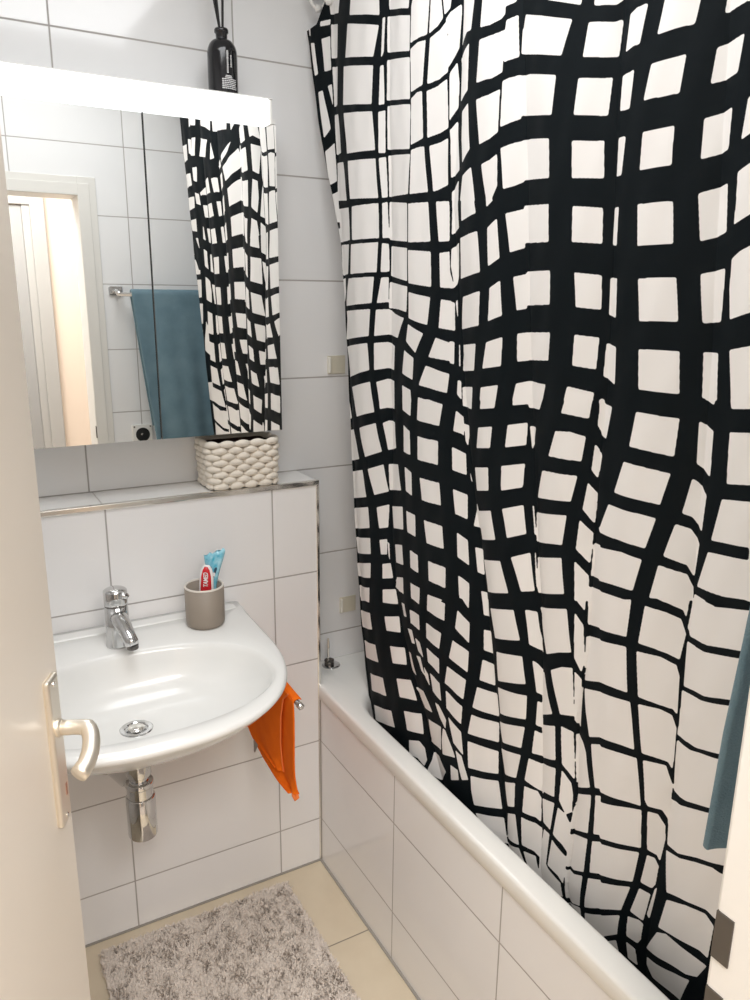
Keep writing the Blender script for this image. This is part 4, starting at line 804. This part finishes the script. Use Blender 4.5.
# ------------------------------------------------------------------ shaggy bath mat
GX0, GX1, GY0, GY1 = -0.632, -0.130, -0.86, -0.050
rg_ = thing('bath_mat', ((GX0+GX1)/2, (GY0+GY1)/2, 0), 'shaggy beige bath mat on the floor in front of the wash basin', 'bath mat')
obj('backing', box(GX0+.004, GX1-.004, GY0+.004, GY1-.004, .0003, .007), m_rug, rg_, bevel=.003)
nx, ny_ = 210, 330
gx, gy = np.meshgrid(np.linspace(GX0+.002, GX1-.002, nx), np.linspace(GY0+.002, GY1-.002, ny_), indexing='ij')
gx = gx.ravel()+RNG.normal(0, .0011, gx.size); gy = gy.ravel()+RNG.normal(0, .0011, gy.size)
m_n = gx.size
def vnoise(x, y, s, seed):
    r = np.random.default_rng(seed); T = r.random((64, 64)); X, Y = x/s, y/s
    i, j = np.floor(X).astype(int), np.floor(Y).astype(int); a, b__ = X-i, Y-j
    a = a*a*(3-2*a); b__ = b__*b__*(3-2*b__); g = lambda p, q: T[p % 64, q % 64]
    return g(i, j)*(1-a)*(1-b__)+g(i+1, j)*a*(1-b__)+g(i, j+1)*(1-a)*b__+g(i+1, j+1)*a*b__
ang = 2*math.pi*(vnoise(gx, gy, .055, 3)+.6*vnoise(gx, gy, .018, 5))*1.6
ln_ = .0075+.0045*RNG.random(m_n)+.0015*vnoise(gx, gy, .03, 8)
lean = .25+.20*vnoise(gx, gy, .04, 11)+.45*RNG.random(m_n); ang = ang+RNG.normal(0, 1.3, m_n)
dx_, dy_ = np.cos(ang)*lean*ln_, np.sin(ang)*lean*ln_
hgt = .007+ln_*np.sqrt(np.clip(1-.5*lean**2, .1, 1))
wd = .0021
px_, py_ = -np.sin(ang)*wd, np.cos(ang)*wd
z0 = np.full(m_n, .0055)
base1 = np.stack([gx-px_, gy-py_, z0], -1); base2 = np.stack([gx+px_, gy+py_, z0], -1)
mid1 = np.stack([gx+dx_*.45-px_, gy+dy_*.45-py_, z0+(hgt-z0)*.68], -1); mid2 = np.stack([gx+dx_*.45+px_, gy+dy_*.45+py_, z0+(hgt-z0)*.68], -1)
tip = np.stack([gx+dx_*1.15, gy+dy_*1.15, hgt], -1)
V = np.stack([base1, base2, mid2, mid1, tip], 1).reshape(-1, 3)
b5 = np.arange(m_n)*5
loops = np.stack([b5, b5+1, b5+2, b5+3, b5+3, b5+2, b5+4], 1).reshape(-1)
st = np.stack([np.arange(m_n)*7, np.arange(m_n)*7+4], 1).reshape(-1)
me = bpy.data.meshes.new('pile')
me.vertices.add(len(V)); me.vertices.foreach_set('co', V.reshape(-1).astype(np.float32))
me.loops.add(len(loops)); me.loops.foreach_set('vertex_index', loops.astype(np.int32))
me.polygons.add(len(st)); me.polygons.foreach_set('loop_start', st.astype(np.int32))
me.update(calc_edges=True)
tag(link('pile', me, m_pile, rg_), kind='stuff')

# ------------------------------------------------------------------ towel rail on the door wall, blue towel, socket
WR = thing('wall_towel_rail', (0, DW, 1.615), 'chrome towel rail on the tiled wall beside the door, carrying the blue towel', 'towel rail')
RYY, RZZ = DW+.078, 1.590
obj('rail', tube([(-.185, RYY, RZZ), (.36, RYY, RZZ)], .0075, 18), m_chrome, WR, smooth=True)
for xb in (-.178, .345):
    br = obj('bracket', box(xb-.026, xb+.026, DW, DW+.008, RZZ-.004, RZZ+.030), m_chrome, WR, bevel=.003)
    obj('bracket_arm', tube([(xb, DW+.006, RZZ+.013), (xb, DW+.03, RZZ+.010), (xb, RYY, RZZ)], [.010, .009, .010], 18), m_chrome, br, smooth=True)
TX0_, TX1_ = -.138, .285
tw = thing('bath_towel', (.07, RYY, RZZ), 'grey blue terry towel hanging over the rail beside the door', 'towel')
def towel_profile():
    prof = [(RYY-.028, 1.08)]
    prof += [(RYY-.026, 1.25), (RYY-.021, 1.45), (RYY-.0170, 1.58)]
    for a in np.linspace(math.pi, 0, 9): prof.append((RYY+.0165*math.cos(a), RZZ+.0165*math.sin(a)))
    prof += [(RYY+.0200, 1.55), (RYY+.034, 1.42), (RYY+.052, 1.27), (RYY+.068, 1.12), (RYY+.080, 0.955)]
    return prof
tpz = np.array(towel_profile()); sl = np.concatenate([[0], np.cumsum(np.hypot(*np.diff(tpz, axis=0).T))])
nu_, nv_ = 60, 150; P = np.zeros((nu_, nv_, 3))
for j, q in enumerate(np.linspace(0, sl[-1], nv_)):
    y = np.interp(q, sl, tpz[:, 0]); z = np.interp(q, sl, tpz[:, 1]); fr_ = max(0, (RZZ-z)/.6)
    u_ = np.linspace(0, 1, nu_); sgn = 1 if q > sl[8] else -1
    x = TX0_+(TX1_-TX0_)*u_ + .050*fr_*(1-u_)*(1 if sgn > 0 else 1.35)
    wav = (.007*np.sin(u_*13+z*3)+.004*np.sin(u_*29+1))*min(1, fr_*1.6)
    if sgn < 0: wav = np.clip(wav*.4, -.004, .004)
    P[:, j] = np.stack([x, y+wav, z+0*u_], -1)
tm_ = link('towel_cloth', grid_mesh('towel_cloth', P), m_towel, tw, smooth=True)
s = tm_.modifiers.new('thickness', 'SOLIDIFY'); s.thickness = .009; s.offset = 0
s2 = tm_.modifiers.new('bevel', 'BEVEL'); s2.width = .003; s2.segments = 2; s2.limit_method = 'ANGLE'; s2.angle_limit = math.radians(60)
SOX, SOZ = -.112, 1.040
so = thing('wall_socket', (SOX, DW, SOZ), 'white square wall socket with a black round face, below the towel rail', 'socket')
pl = obj('cover_plate', box(SOX-.041, SOX+.041, DW, DW+.009, SOZ-.041, SOZ+.041), m_plast, so, bevel=.003)
obj('socket_face', lathe((SOX, DW+.009, SOZ), [(.028, -.001), (.028, .0014), (.0265, .002), (.001, .0022)], 40, 'y', cap1=True), m_sock, so)
obj('earth_pin', lathe((SOX-.003, DW+.010, SOZ+.002), [(.004, 0), (.004, .005), (.002, .007)], 16, 'y'), m_chrome, so)
for dx_, dz_ in ((-.032, .032), (.032, .032), (-.032, -.032), (.032, -.032)):
    obj('screw', lathe((SOX+dx_, DW+.009, SOZ+dz_), [(.0035, -.0005), (.0035, .001), (.002, .0014)], 14, 'y'), m_darkm, pl)

# ------------------------------------------------------------------ clear adhesive pads on the tiles by the tub
for (x, z, lab) in ((.120, 1.4125, 'upper pale square adhesive hook on the tiles between mirror and curtain'),
                    (.154, .7200, 'lower pale square adhesive hook on the tiles just above the bathtub deck')):
    h = thing('adhesive_hook', (x, BW, z), lab, 'adhesive hook', 'adhesive hooks by the tub')
    obj('pad', box(x-.026, x+.026, BW-.003, BW, z-.024, z+.024), m_hookp, h, bevel=.001)
    obj('hook_lip', box(x-.026, x-.020, BW-.013, BW-.0028, z-.021, z+.021), m_hookl, h, bevel=.0022, seg=3)
